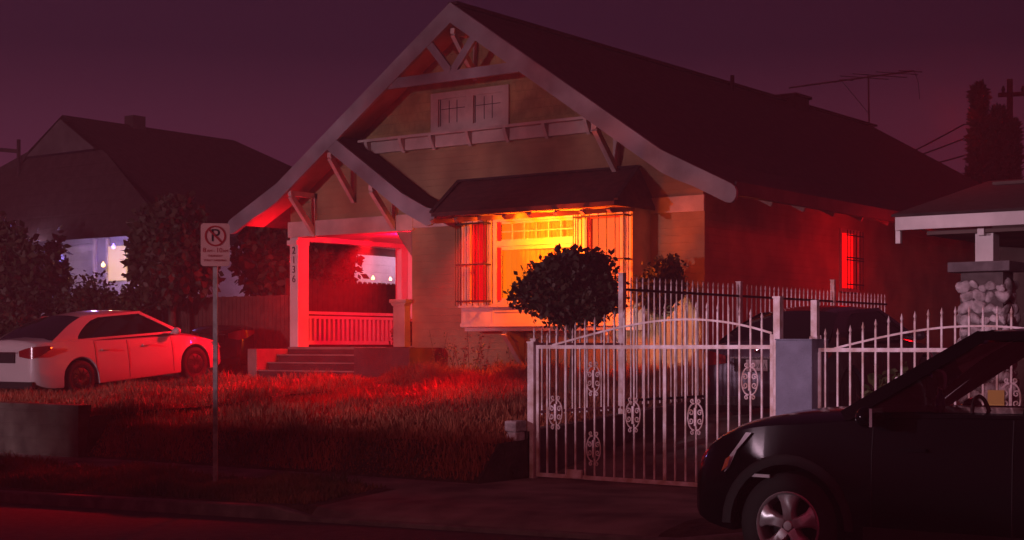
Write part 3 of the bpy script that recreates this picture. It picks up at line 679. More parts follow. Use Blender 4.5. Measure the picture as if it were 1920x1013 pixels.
# ------------------------------------------------------------------ gates and fences
def finial(mb, x, y, z, r=.012):
    mb.lathe([(r*.9,z),(r*1.25,z+.01),(r*.7,z+.02),(r*1.5,z+.045),(.001,z+.10)], 6, c=(x,y,0))
def spiral(mb, c, r0, turns, sgn_x, sgn_z, y, a0=0, rad=.008):
    pts = []
    for k in range(15):
        t = k/14; a = a0 + turns*2*PI*t; rr = r0*(1-.78*t)
        pts.append((c[0]+sgn_x*rr*math.cos(a), y, c[1]+sgn_z*rr*math.sin(a)))
    mb.tube(pts, rad, 5)
def scroll(x, z, y, parent):                       # wrought scroll panel riveted to a bar, .40 m tall
    b = MB()
    for sx_ in (1,-1):
        for sz in (1,-1):
            pts = []
            for k in range(11):                   # outer bow
                t = k/10; pts.append((x+sx_*(.012+.082*math.sin(PI*.5*(1-t))**.9), y, z+sz*(.145*math.sin(PI*.5*t))))
            b.tube(pts, .009, 5)
            spiral(b, (x+sx_*.055, z+sz*.045), .036, 1.25, sx_, sz, y, 0)
            spiral(b, (x+sx_*.038, z+sz*.175), .026, 1.1, sx_, sz, y, -PI*.7)
    b.box(x-.014,x+.014,y-.012,y+.012,z-.10,z+.10)
    return b.build('scroll_ornament', M['wiron'], parent, smooth=50)
gy = 14.6
gate = thing('driveway_gate', (-8.8,gy,.07), 'white iron driveway gate with arched top rail, spear tips and six scroll ornaments', 'gate', 'white iron gates along the pavement')
ARC = np.polyfit([0,.15,.3,.5,.65,.8,1], [1.635,1.735,1.82,1.905,1.92,1.88,1.75], 4)
def arch1(x): return float(np.polyval(ARC, min(1.02, max(0, (x+10.14)/2.87))))
f = MB(); f.beam((-10.36,gy,1.615),(-7.29,gy,1.615),.035,.042); f.beam((-10.36,gy,.115),(-7.29,gy,.105),.035,.045)
f.box(-10.36,-10.325,gy-.016,gy+.016,.14,1.594); f.box(-7.325,-7.29,gy-.017,gy+.017,.128,1.75)
pts = [(-10.14+(2.83)*k/24, gy, arch1(-10.14+2.83*k/24)) for k in range(25)]
for a,b in zip(pts, pts[1:]): f.beam(a, b, .022, .022)
f.build('gate_frame', M['wiron'], gate)
nbars = 22; bx_ = [-10.21+.1325*k for k in range(nbars)]
for k, x in enumerate(bx_):
    b = MB(); top_ = (max(arch1(x), 1.64) + (.095 if x > -10.15 else .05)) ; rr = .0095 if k != 12 else .02
    b.box(x-rr,x+rr,gy-.0095,gy+.0095,.138,1.593); b.box(x-.0095,x+.0095,gy-.0095,gy+.0095,1.637,top_); finial(b, x, gy, top_, .011)
    b.build('gate_bar', M['wiron'], gate)
for x_, z_ in ((-10.08,.85),(-9.55,1.25),(-9.55,.45),(-9.02,.85),(-8.22,.85),(-7.56,1.25)): scroll(x_, z_, gy-.022, gate)
b = MB(); b.box(-9.90,-9.70,gy-.05,gy-.022,.10,.20); b.build('latch_plate', M['wiron'], gate)
for (x0,x1,zt,lab) in ((-10.47,-10.385,1.66,'short white square gate post beside the yard retaining wall'),(-7.275,-7.20,2.13,'tall white gate post against the blue grey pillar')):
    b = MB(); b.box(x0,x1,gy-.04,gy+.045,0,zt); b.box(x0-.008,x1+.008,gy-.048,gy+.053,zt,zt+.02); o = recenter(b.build('gate_post', M['wiron'])); tag(o, lab, 'gate post', 'white iron gate posts')
b = MB(); b.box(-7.10,-7.03,15.1,15.17,0,2.12); b.box(-7.11,-7.02,15.09,15.18,1.70,1.73); b.tube([(-7.02,15.13,1.60),(-6.98,15.13,1.64),(-7.0,15.13,1.74)], .006, 5); tag(recenter(b.build('gate_post', M['wiron'])), 'thin white post sticking up behind the blue grey pillar', 'gate post', 'white iron gate posts')
b = MB(); b.box(-7.195,-6.78,14.45,14.85,0,1.685); b.box(-7.20,-6.775,14.44,14.86,1.685,1.70); tag(recenter(b.build('gate_pillar', M['blue'], bevel=.012)), 'square blue grey stucco pillar between the two white gates', 'pillar')
g2 = thing('neighbour_gate', (-5.3,gy,.07), 'white iron arched gate partly hidden behind the dark suv', 'gate', 'white iron gates along the pavement')
def arch2(x): t = (x+6.60)/2.95; return 1.60 + .22*math.sin(PI*min(1,max(0,t)))
f = MB(); f.beam((-6.77,gy,1.585),(-3.45,gy,1.585),.035,.04); f.beam((-6.77,gy,.11),(-3.45,gy,.11),.035,.045)
f.box(-6.777,-6.745,gy-.016,gy+.016,.134,1.564); f.box(-3.48,-3.45,gy-.016,gy+.016,.134,1.564)
pts = [(-6.60+2.95*k/24, gy, arch2(-6.60+2.95*k/24)) for k in range(25)]
for a,b in zip(pts, pts[1:]): f.beam(a, b, .02, .02)
f.build('gate_frame', M['wiron'], g2)
for k in range(24):
    x = -6.70+.1375*k
    if x > -3.5: break
    b = MB(); top_ = max(arch2(x),1.607)+.10; b.box(x-.0095,x+.0095,gy-.0095,gy+.0095,.133,1.564); b.box(x-.0095,x+.0095,gy-.0095,gy+.0095,1.606,top_); finial(b,x,gy,top_,.011)
    b.build('gate_bar', M['wiron'], g2)
for x_, z_ in ((-5.875,1.12),(-6.425,.7),(-5.325,.7),(-4.775,1.12)): scroll(x_, z_, gy-.022, g2)
b = MB(); b.box(-4.99,-4.83,gy-.045,gy-.03,1.03,1.20); b.build('warning_plate', mat('yellow_plate', (.50,.32,.06), .6), g2)
# retaining wall with the iron fence on it
rw = MB(); rw.prism([(14.56,-.1),(14.56,.62),(21.0,1.02),(25,1.05),(25,-.1)], 'x', -10.62, -10.44)
tag(recenter(rw.build('retaining_wall', M['kerb'])), 'low concrete retaining wall between yard and driveway', 'wall')
b = MB(); b.box(-10.62,-10.47,14.34,14.52,.0,.62); b.box(-10.635,-10.46,14.32,14.54,.62,.75); tag(recenter(b.build('stone_pier', M['stone'], bevel=.02)), 'stubby stone pier with pale cap beside the gate post', 'pier')
bwl = MB(); bwl.box(-40,-17.42,13.50,13.72,-.1,.80); tag(recenter(bwl.build('block_wall', M['block'])), 'low grey concrete block wall under the white sedan', 'wall')
fx = -10.5
def fence_run(y0, y1, z0, zt, rails, n, label, posts):
    t = thing('iron_fence', (fx,y0,z0), label, 'fence', 'iron fences beside the driveway')
    f = MB()
    for z in rails: f.beam((fx,y0,z),(fx,y1,z),.03,.032)
    f.build('fence_rail', M['iron'] if len(posts) > 1 else M['wiron'], t)
    for k in range(n):
        y = y0+(y1-y0)*(k+.5)/n; b = MB(); b.box(fx-.0085,fx+.0085,y-.0085,y+.0085,z0,zt-.09); finial(b,fx,y,zt-.09,.010); b.build('fence_bar', M['wiron'], t)
    for y, zz in posts:
        b = MB(); b.box(fx-.035,fx+.035,y-.035,y+.035,z0-.25,zz); b.box(fx-.042,fx+.042,y-.042,y+.042,zz,zz+.015); b.build('fence_post', M['wiron'], t)
    return t
fence_run(14.66,16.62,.80,1.84,(1.65,.84),12,'low stretch of white iron fence just behind the gate post',[(14.75,1.70)])
fence_run(16.70,25.4,.86,2.53,(2.36,.92),59,'tall white spear topped fence running back beside the driveway',[(16.70,2.56),(19.92,2.56),(23.18,2.70)])

# ------------------------------------------------------------------ cars
def catmull(tab, xs_):
    X = [t[0] for t in tab]; out = []
    V = np.array([t[1] for t in tab], float)
    for x in xs_:
        x = min(max(x, X[0]), X[-1]); i = max(0, min(len(X)-2, int(np.searchsorted(X, x)-1))); t = (x-X[i])/(X[i+1]-X[i]); h_ = X[i+1]-X[i]
        m0 = (V[i+1]-V[i-1])/(X[i+1]-X[i-1]) if i > 0 else (V[i+1]-V[i])/h_
        m1 = (V[i+2]-V[i])/(X[i+2]-X[i]) if i+2 < len(X) else (V[i+1]-V[i])/h_
        out.append((2*t**3-3*t*t+1)*V[i]+(t**3-2*t*t+t)*h_*m0+(-2*t**3+3*t*t)*V[i+1]+(t**3-t*t)*h_*m1)
    return out
def wheel_part(root, x, y, R_, rr, wd, spokes, side, metal='alloy'):
    # side = +1 : outer face towards +y
    s_ = side; tp = MB()
    prof = [(rr*.98,-wd*.5),(R_*.90,-wd*.5),(R_*.985,-wd*.40),(R_,-wd*.2),(R_,wd*.2),(R_*.985,wd*.40),(R_*.93,wd*.48),(rr*1.10,wd*.5),(rr*.99,wd*.46)]
    tp.lathe([(a, y+s_*b_) for a,b_ in prof], 40, 'y', (x,0,R_))
    w_ = tp.build('wheel', M['rubber'], root, smooth=40)
    rm_ = MB(); rm_.lathe([(a, y+s_*b_) for a,b_ in [(rr*1.0,wd*.47),(rr*.97,wd*.50),(rr*.92,wd*.46),(rr*.88,wd*.25),(rr*.86,-wd*.4)]], 40, 'y', (x,0,R_))
    yo = y+s_*wd*.42
    for k in range(spokes):
        a = 2*PI*k/spokes + .3; d = Vector((math.cos(a),0,math.sin(a))); e_ = Vector((-math.sin(a),0,math.cos(a))); o_ = Vector((x,yo,R_))
        def P(r_, ww, yy): return [o_+d*r_+e_*ww+Vector((0,s_*yy,0)), o_+d*r_-e_*ww+Vector((0,s_*yy,0))]
        rings = []
        for r_, ww, yy in ((rr*.16,rr*.18,-.01),(rr*.40,rr*.17,.004),(rr*.68,rr*.24,.0),(rr*.91,rr*.42,-.012)):
            a1,a2 = P(r_,ww,yy); b1_,b2_ = P(r_,ww*.72,yy+.016); c1,c2 = P(r_,ww*1.02,yy-.05)
            rings.append([c1,a1,b1_,b2_,a2,c2])
        rm_.grid(rings)
    rm_.lathe([(.001,yo+s_*.012),(rr*.13,yo+s_*.012),(rr*.17,yo+s_*.002),(rr*.24,yo-s_*.012),(rr*.26,yo-s_*.05)], 24, 'y', (x,0,R_))
    for k in range(5): a = 2*PI*k/5; rm_.ball((x+rr*.2*math.cos(a), yo, R_+rr*.2*math.sin(a)), rr*.035, 5)
    rm_.build('rim', M[metal], w_, smooth=45)
    dk = MB(); dk.lathe([(.001,y-s_*wd*.1),(rr*.86,y-s_*wd*.1)], 24, 'y', (x,0,R_)); dk.build('brake_disc', M['black'], w_)
def car(name, label, cat, P, paint, loc, rz, group=None, pitch=0., see=False):
    t = bpy.data.objects.new(name, None); C.objects.link(t); t.location = loc; t.rotation_euler = (0, pitch, rz); tag(t, label, cat, group)
    L = P['L']; wx = P['wheels']; WR = P['wr']; AR = WR*1.17; hwm = P['hw']
    X = sorted(set([round(L*i/36, 4) for i in range(37)] + [round(w_+AR*1.02*math.cos(PI*k/14), 4) for w_ in wx for k in range(15)] + [0.015,.04,.08,.14,L-.015,L-.04,L-.08,L-.14]))
    X = [x for x in X if 0 <= x <= L]
    zt = catmull(P['shoulder'], X); zc = catmull(P['centre'], X); hw = catmull(P['width'], X); zb = catmull(P['sill'], X)
    rows = []
    for i, x in enumerate(X):
        h = hw[i]*hwm; a = 0
        for w_ in wx:
            if abs(x-w_) < AR: a = max(a, WR*.98 + math.sqrt(AR*AR-(x-w_)**2))
        b_ = zb[i]; top_ = zt[i]; 
        lo = max(b_, a); mid = max(b_+(top_-b_)*.38, a+.02); up = max(b_+(top_-b_)*.74, a+.04)
        half = [(0,b_),(h*.62,b_),(h*.66 if a else h*.90,b_ if not a else lo),(h*.985,lo),(h*1.0,min(lo+.03,mid)),(h*1.0,mid),(h*.985,up),(h*.95,top_-.02),(h*.90,top_),(h*.6,top_+(zc[i]-top_)*.65),(0,zc[i])]
        rows.append([(x,y,z) for y,z in half] + [(x,-y,z) for y,z in half[-2:0:-1]])
    mb = MB(); mb.grid(rows, close=True); n = len(rows[0])
    for r_, rev in ((0, False), (len(rows)-1, True)):
        mb.f.append(tuple(r_*n+k for k in (range(n) if rev else range(n-1,-1,-1))))
    body = mb.build('body', paint, t, smooth=38)
    # greenhouse
    G_ = P['green']                                # dict: base_f, top_f, top_r, base_r as (x,z); dlo
    bf, tf, tr_, br = G_['bf'], G_['tf'], G_['tr'], G_['br']; wb, wt = G_['wb']*hwm, G_['wt']*hwm; zroof = G_['z']
    def side(x, z):
        zz0 = np.interp(x, [br[0], bf[0]], [br[1], bf[1]]); u = (z-zz0)/max(.05,(tf[1]-zz0)); return wb + (wt-wb)*max(0,min(1.1,u))**1.25
    roofp = [(tr_[0]+(tf[0]-tr_[0])*k/12) for k in range(13)]
    zr = catmull([(tr_[0],tr_[1]),((tr_[0]+tf[0])/2,zroof),(tf[0],tf[1])], roofp)
    rf_ = MB(); rws = []
    for x, z in zip(roofp, zr): rws.append([(x, wt*v, z + .045*(1-v*v) - (.02 if abs(v) > .97 else 0)) for v in [-1+.2*k for k in range(11)]])
    rf_.grid(rws); rf_.grid([[(p_[0],p_[1]*.985,p_[2]-.035) for p_ in r_] for r_ in rws]); rf_.build('car_roof', paint, t, smooth=50)
    # windscreen and rear glass
    for (A_, B_, nm, bul) in ((bf, tf, 'windscreen', .10), (br, tr_, 'rear_window', -.07)):
        g = MB(); rws = []
        for k in range(9):
            u = k/8; x = A_[0]+(B_[0]-A_[0])*u; z = A_[1]+(B_[1]-A_[1])*u + .03*math.sin(PI*u); hwid = (wb+(wt-wb)*u**1.25)*.955
            rws.append([(x+bul*(1-v*v)*(1-.3*u), hwid*v, z+.045*(1-v*v)*u) for v in [-1+.25*j for j in range(9)]])
        g.grid(rws); g.build(nm, P['glassf'] if see else M['carglass'], t, smooth=60)
    def strip(p, q, wd, off=.004, th=.03, sgn=1, curve=None):   # painted strip on the side surface from p to q (x,z)
        b = MB(); rws = []; nrm = Vector((-(q[1]-p[1]), q[0]-p[0])).normalized()*wd/2
        for k in range(9):
            u = k/8; x = p[0]+(q[0]-p[0])*u; z = p[1]+(q[1]-p[1])*u + (curve*math.sin(PI*u) if curve else 0)
            a_ = (x+nrm.x, z+nrm.y); c_ = (x-nrm.x, z-nrm.y)
            ya, yc = side(*a_)+off, side(*c_)+off
            rws.append([(a_[0],sgn*ya,a_[1]),(c_[0],sgn*yc,c_[1]),(c_[0],sgn*(yc-th),c_[1]),(a_[0],sgn*(ya-th),a_[1])])
        b.grid(rws, close=True); return b
    for sgn in (1,-1):
        fr = MB()
        for (p, q, wd) in G_['frame']:
            s2 = strip(p, q, wd, sgn=sgn); fr.add(s2.v, s2.f)
        for inner, outer in G_.get('quarters', ()):
            rws = []
            for k in range(9):
                u = k/8; pi = catmull([(a, v[0]) for a, v in inner], [u])[0], catmull([(a, v[1]) for a, v in inner], [u])[0]
                po = catmull([(a, v[0]) for a, v in outer], [u])[0], catmull([(a, v[1]) for a, v in outer], [u])[0]
                row = []
                for j in range(7): x = pi[0]+(po[0]-pi[0])*j/6; z = pi[1]+(po[1]-pi[1])*j/6; row.append((x, sgn*(side(x,z)+.005), z))
                rws.append(row)
            fr.grid(rws)
        fr.build('pillar_frame', (P.get('inner') if (see and sgn < 0) else paint), t, smooth=40)
        gl = MB(); D = G_['dlo']; m_ = len(D); gl.add([(x, sgn*(side(x,z)-.012), z) for x,z in D], [tuple(range(m_))]); gl.build('side_glass', P['glassf'] if see else M['carglass'], t)
        for w_ in wx: wheel_part(t, w_, sgn*(hwm-P['ww']*.5-.015), WR, P['rr'], P['ww'], P['spokes'], sgn, P.get('metal','alloy'))
        hn = MB()
        for hx in P['handles']: hn.beam((hx-.09,sgn*(hwm*.985+.018),P['hz']),(hx+.09,sgn*(hwm*.985+.018),P['hz']),.03,.022); hn.box(hx-.09,hx-.07,min(sgn*hwm*.97,sgn*(hwm*.985+.01)),max(sgn*hwm*.97,sgn*(hwm*.985+.01)),P['hz']-.01,P['hz']+.01)
        hn.build('door_handle', paint, t)
        mr = MB(); mx_, mz = P['mirror']; mr.ball((mx_, sgn*(hwm+.10), mz), .1, 10, (.75,1.0,.72)); mr.beam((mx_+.02,sgn*(hwm*.9),mz-.04),(mx_+.02,sgn*(hwm+.06),mz-.02),.05,.04); mr.build('door_mirror', P.get('mirrormat', paint), t, smooth=60)
    sk = MB(); sk.box(.5,L-.5,-hwm*.6,hwm*.6,.16,.45); sk.build('underbody', M['black'], t)
    return t
def seams(t, P, xs_, z0, z1, side_sgns=(1,-1)):
    hw_ = catmull(P['width'], xs_); sh_ = catmull(P['shoulder'], xs_); sb_ = catmull(P['sill'], xs_)
    for sgn in side_sgns:
        for x, h, top_, b_ in zip(xs_, hw_, sh_, sb_):
            h *= P['hw']; mid = b_+(top_-b_)*.38; up = b_+(top_-b_)*.74
            pts = [(x, sgn*h, b_+.05), (x, sgn*h, mid), (x, sgn*h*.985, up), (x, sgn*h*.95, top_-.025)]
            b = MB(); b.tube(pts, .005, 6); b.build('door_seam', M['black'], t)
# x runs from the rear bumper (0) to the front bumper (L)
M['darkrim'] = mat('dark_rim', (.05,.045,.045), .4, .5)
SED = dict(metal='darkrim', L=4.62, hw=.89, wheels=(.98, 3.68), wr=.325, rr=.215, ww=.21, spokes=10, handles=(1.55,2.50), hz=.80, mirror=(3.15,1.00),
    shoulder=[(0,.62),(.05,.93),(.25,1.03),(.9,1.02),(1.6,.97),(2.8,.93),(3.45,.90),(4.1,.78),(4.45,.66),(4.62,.50)],
    centre=[(0,.66),(.05,1.02),(.25,1.09),(.9,1.10),(1.6,1.0),(2.8,.95),(3.45,.98),(4.1,.86),(4.45,.72),(4.62,.52)],
    width=[(0,.80),(.06,.90),(.3,.965),(.9,1.0),(2.3,1.0),(3.7,.985),(4.2,.93),(4.45,.82),(4.62,.60)],
    sill=[(0,.34),(.3,.22),(.9,.20),(3.8,.20),(4.3,.22),(4.62,.30)],
    green=dict(bf=(3.38,.95), tf=(2.62,1.40), tr=(1.28,1.40), br=(.48,1.05), wb=.93, wt=.68, z=1.445,
        dlo=[(.98,1.06),(1.18,1.20),(1.42,1.33),(1.9,1.385),(2.35,1.385),(2.62,1.34),(3.0,1.14),(3.16,1.0),(3.0,.97),(1.2,1.0)],
        quarters=[([(0,(1.02,1.00)),(.3,(1.00,1.06)),(.6,(1.14,1.18)),(.85,(1.40,1.32)),(1,(1.62,1.375))], [(0,(.42,1.03)),(.3,(.62,1.14)),(.6,(.92,1.29)),(.85,(1.18,1.385)),(1,(1.32,1.425))])],
        frame=[((1.28,1.40),(2.64,1.40),.045),((3.38,.96),(2.60,1.395),.06),((3.16,.975),(.9,1.01),.04)]))
M['whitecar'] = mat('white_car_paint', (.55,.50,.49), .35, 0, coat=.8, noise=(1.2, .06))
M['darkcar'] = mat('dark_violet_paint', (.050,.042,.065), .25, .3, coat=.8)
M['greycar'] = mat('charcoal_paint', (.030,.028,.030), .25, .3, coat=.8)
M['taillens'] = mat('red_lens', (.22,.010,.010), .15, coat=.6)
M['lamplens'] = mat('clear_lens', (.78,.76,.80), .22, .0, coat=1)
M['chrome'] = mat('chrome', (.85,.83,.85), .10, 1)
M['plate'] = mat('number_plate', (.42,.36,.36), .5)
def sedan_bits(t, tail='taillens', plate=True):
    for sgn in (1,-1):
        b = MB()
        b.grid([[(.015,sgn*.46,.80),(.012,sgn*.46,.90)],[(.01,sgn*.62,.78),(.03,sgn*.62,.94)],[(.03,sgn*.76,.76),(.07,sgn*.76,.965)],[(.16,sgn*.865,.80),(.16,sgn*.865,.97)],[(.36,sgn*.895,.90),(.36,sgn*.89,.965)]])
        b.v = [(x-.012,y*1.012,z) for x,y,z in b.v]; b.build('tail_light', M[tail], t, smooth=60)
        b = MB(); b.grid([[(4.60,sgn*.42,.55),(4.56,sgn*.42,.64)],[(4.50,sgn*.66,.56),(4.44,sgn*.66,.68)],[(4.25,sgn*.82,.60),(4.15,sgn*.82,.74)]]); b.v = [(x+.03,y*1.02,z) for x,y,z in b.v]; b.build('headlight', M['lamplens'], t, smooth=60)
    b = MB(); b.box(-.012,.0,-.34,.34,.69,.86); b.build('plate_recess', M['black'], t)
    if plate:
        b = MB(); b.box(-.022,-.013,-.155,.155,.70,.85); pp = b.build('licence_plate', M['plate'], t)
        b = MB(); r_ = random.Random(3)
        for k in range(7): y = -.125+.036*k; b.beam((-.0245,y+r_.uniform(-.008,.008),.74),(-.0245,y+.012,.80),.004,.008,up=(1,0,0)); b.beam((-.0245,y+.012,.80-r_.random()*.03),(-.0245,y+.022,.745),.004,.007,up=(1,0,0))
        b.build('plate_marks', M['signblack'], pp)
    b = MB(); b.beam((-.006,-.40,.875),(-.006,.40,.875),.02,.022,up=(0,0,1)); b.build('trunk_trim', M['chrome'], t)
    b = MB(); b.box(-.02,.03,-.80,.80,.24,.36); b.build('rear_valance', M['black'], t)
pz = math.atan(.24/2.7)
t = car('white_sedan', 'white sedan parked nose away on the drive, lit red by the porch', 'car', SED, M['whitecar'], (-23.19,16.42,.64), R(90), 'cars parked on driveways', pitch=-pz)
sedan_bits(t, plate=False); seams(t, SED, [1.32,2.06,3.12], .30, .93)
t = car('violet_sedan', 'dark violet sedan on the driveway seen through the white gate', 'car', SED, M['darkcar'], (-9.25,18.1,.60), R(90), 'cars parked on driveways', pitch=-R(3.4))
sedan_bits(t); seams(t, SED, [1.32,2.06,3.12], .30, .93)
b = MB(); b.ball((-.008,.0,.97), .035, 8, (.3,1,1)); b.build('trunk_emblem', M['chrome'], t, smooth=60)
t = car('charcoal_sedan', 'black sedan half hidden between the porch steps and the sign post', 'car', SED, M['greycar'], (-24.6,22.6,1.0), R(90), 'cars parked on driveways')
sedan_bits(t, plate=False)

# the near suv
M['suvpaint'] = mat('black_car_paint', (.004,.004,.005), .14, .0, coat=.0, spec=.13)
M['suvglass'] = glass('suv_glass', (.92,.86,.84), .02, .92)
M['greyvinyl'] = mat('grey_pillar_vinyl', (.42,.43,.45), .7)
M['amber'] = mat('amber_lens', (.55,.10,.01), .2, coat=.5)
SUV = dict(L=4.53, hw=.88, wheels=(1.03, 3.60), wr=.365, rr=.236, ww=.225, spokes=5, handles=(1.75,2.70), hz=.92, mirror=(2.97,1.13), glassf=M['suvglass'], inner=M['greyvinyl'], mirrormat=M['suvpaint'],
    shoulder=[(0,.95),(.1,1.10),(.5,1.16),(1.5,1.16),(2.6,1.14),(3.05,1.12),(3.45,1.085),(3.85,1.05),(4.12,.985),(4.32,.87),(4.45,.74),(4.53,.58)],
    centre=[(0,1.0),(.1,1.14),(.5,1.18),(1.5,1.18),(2.6,1.16),(3.05,1.18),(3.45,1.165),(3.85,1.125),(4.12,1.06),(4.34,.94),(4.47,.78),(4.53,.58)],
    width=[(0,.85),(.1,.94),(.6,.99),(2.2,1.0),(3.5,1.0),(3.85,.98),(4.10,.93),(4.30,.83),(4.45,.68),(4.53,.50)],
    sill=[(0,.45),(.3,.30),(1,.27),(3.5,.27),(4.0,.30),(4.30,.34),(4.45,.40),(4.53,.50)],
    green=dict(bf=(3.22,1.12), tf=(2.36,1.66), tr=(.45,1.68), br=(.12,1.14), wb=.93, wt=.74, z=1.72,
        dlo=[(.30,1.20),(.45,1.55),(.7,1.60),(1.5,1.63),(2.25,1.62),(2.45,1.57),(3.02,1.19),(2.96,1.16)],
        frame=[((.14,1.14),(.50,1.64),.10),((.45,1.645),(2.36,1.66),.06),((3.21,1.12),(2.34,1.655),.085),((1.98,1.14),(1.95,1.64),.07),((1.12,1.15),(1.08,1.64),.07),((3.05,1.13),(.2,1.15),.045)]))
t = car('dark_suv', 'black compact suv parked at the kerb, only its front half in view', 'car', SUV, M['suvpaint'], (-1.03,10.34,.03), R(180), None, see=True)
seams(t, SUV, [2.06,2.985], .42, 1.12, (1,))
for sgn in (1,-1):
    b = MB()                                        # wraparound headlight
    b.grid([[(4.3,sgn*.42,.70),(4.265,sgn*.42,.80),(4.18,sgn*.42,.90)],[(4.265,sgn*.58,.68),(4.22,sgn*.58,.80),(4.12,sgn*.58,.935)],[(4.2,sgn*.70,.68),(4.15,sgn*.71,.80),(4.03,sgn*.71,.965)],[(4.09,sgn*.79,.70),(4.04,sgn*.80,.82),(3.93,sgn*.79,.985)],[(4.03,sgn*.825,.745),(3.97,sgn*.835,.86),(3.86,sgn*.825,.985)]])
    b.v = [(x+.022,y*1.022,z+.006) for x,y,z in b.v]; hl = b.build('headlight', M['lamplens'], t, smooth=70)
    b = MB(); b.grid([[(4.1,sgn*.80,.71),(4.065,sgn*.80,.80)],[(4.03,sgn*.84,.75),(4.,sgn*.845,.83)]]); b.v = [(x+.03,y*1.03,z) for x,y,z in b.v]; b.build('turn_signal', M['amber'], hl)
    b = MB(); b.beam((3.72,sgn*.885,.70),(3.9,sgn*.868,.70),.012,.022); b.build('side_marker', M['lamplens'], t)
    b = MB(); b.ball((4.3,sgn*.50,.50), .05, 8, (.5,1,1)); b.build('fog_light', M['lamplens'], t, smooth=60)
    # wheel arch cladding
    for wx_ in SUV['wheels']:
        b = MB(); rws = []
        for k in range(17):
            a = PI*k/16; r0, r1 = .425, .475
            rws.append([(wx_+r0*math.cos(a),sgn*.885,.36+r0*math.sin(a)),(wx_+r1*math.cos(a),sgn*.893,.36+r1*math.sin(a)),(wx_+(r1+.02)*math.cos(a),sgn*.878,.36+(r1+.02)*math.sin(a)),(wx_+r0*math.cos(a),sgn*.80,.36+r0*math.sin(a))])
        b.grid(rws, close=True); b.build('arch_cladding', M['rubber'], t, smooth=50)
    b = MB(); b.box(1.5,3.04,*sorted((sgn*.84,sgn*.892)),.27,.40); b.build('sill_cladding', M['rubber'], t)
b = MB(); b.box(4.36,4.46,-.38,.38,.66,.76); b.build('front_grille', M['chrome'], t)
b = MB(); b.box(4.52,4.536,-.155,.155,.44,.56); b.build('front_plate', M['plate'], t)
b = MB(); b.beam((2.97,.93,1.18),(2.97,.99,1.07),.02,.01); b.box(2.90,2.92,.90,1.07,1.07,1.19); b.build('mirror_glass', M['chrome'], t)
b = MB(); b.box(2.55,2.95,-.75,.75,.90,1.13); b.box(2.95,3.15,-.75,.75,1.0,1.14); b.build('dashboard', M['black'], t)
b = MB()
for k in range(25): pass
pts = [(2.42+.06*math.sin(2*PI*k/24)*.4, .38+.18*math.cos(2*PI*k/24), 1.08+.18*math.sin(2*PI*k/24)) for k in range(25)]
b.tube(pts, .014, 6, caps=False); b.build('steering_wheel', M['black'], t)
for y in (.38,-.38):
    b = MB(); b.box(1.55,2.05,y-.25,y+.25,.45,.68); b.prism([(1.45,.66),(1.66,.66),(1.52,1.24),(1.38,1.24)], 'y', y-.24, y+.24); b.prism([(1.37,1.27),(1.47,1.27),(1.44,1.44),(1.36,1.44)], 'y', y-.12, y+.12)
    b.build('front_seat', mat('seat_cloth', (.05,.045,.045), .95), t, bevel=.03)
b = MB(); b.lathe([(.001,0),(.032,0),(.034,.02),(.034,.09),(.026,.12),(.012,.15),(.012,.17),(.001,.17)], 16)
o = recenter(b.build('blue_bottle', mat('blue_plastic', (.06,.07,.45), .3), smooth=50)); o.location = (-4.02,10.72,1.14); tag(o, 'small blue bottle standing on the dashboard of the black suv', 'bottle')

# ------------------------------------------------------------------ right hand neighbour: porch with river stone pillar
np_ = thing('neighbour_porch_house', (-4.5,20,.6), 'dark neighbouring house with white porch fascia over a stone pillar', 'house')
b = MB(); b.box(-7.32,2,17.98,18.04,3.06,3.22); b.box(-7.34,-7.28,18.04,18.10,2.90,3.22); b.build('fascia_board', M['white'], np_)
b = MB(); b.add([(-7.36,17.96,3.225),(2,17.96,3.225),(2,21.5,3.95),(-7.36,21.5,3.95),(-7.36,17.96,3.255),(2,17.96,3.255),(2,21.5,3.98),(-7.36,21.5,3.98)], [(0,3,2,1),(4,5,6,7),(0,1,5,4),(3,7,6,2),(0,4,7,3),(1,2,6,5)]); b.add([(-7.36,21.5,3.98),(2,21.5,3.98),(2,25,3.3),(-7.36,25,3.3)], [(0,1,2,3)]); b.build('porch_roof', M['roof'], np_)
b = MB(); b.box(-7.0,2,18.2,20.9,3.0,3.05); b.build('porch_ceiling', M['dwall'], np_)
b = MB(); b.box(-7.1,2,20.9,21.0,.3,3.9); b.box(-7.1,-7.0,21.0,32,.3,3.2); b.build('house_wall', M['dwall'], np_)
b = MB(); b.box(-6.42,-6.20,18.28,18.50,2.655,3.0); b.box(-6.36,-6.28,18.18,18.28,2.97,3.06); b.build('porch_post', M['white'], np_)
b = MB(); b.box(-5.95,-5.91,19.4,19.44,1.4,3.0); b.build('downpipe', M['trim'], np_)
b = MB(); b.box(-6.72,-5.96,18.15,18.75,2.53,2.65); b.build('pillar_cap', M['cap'], np_, bevel=.008)
sp = MB(); r_ = random.Random(21)
core = MB(); core.box(-6.60,-6.08,18.28,18.66,.3,2.53); core.build('pillar_core', M['mortar'], np_)
z = .6
while z < 2.44:
    for face in ('f','r','l'):
        u = 0
        while u < .56:
            s_ = r_.uniform(.055,.105); uu = u+s_*.9
            c_ = {'f': (-6.62+uu, 18.28, z), 'r': (-6.08, 18.28+uu*.7, z), 'l': (-6.60, 18.28+uu*.7, z)}[face]
            sp.ball((c_[0]+r_.uniform(-.01,.01), c_[1], c_[2]+r_.uniform(-.025,.025)), s_, 6, (1.0 if face=='f' else .55, .55 if face=='f' else 1.0, r_.uniform(.65,1.05))); u += s_*1.65
    z += .135
rv = np.random.default_rng(5); V_ = np.array(sp.v); ph = V_*17.0
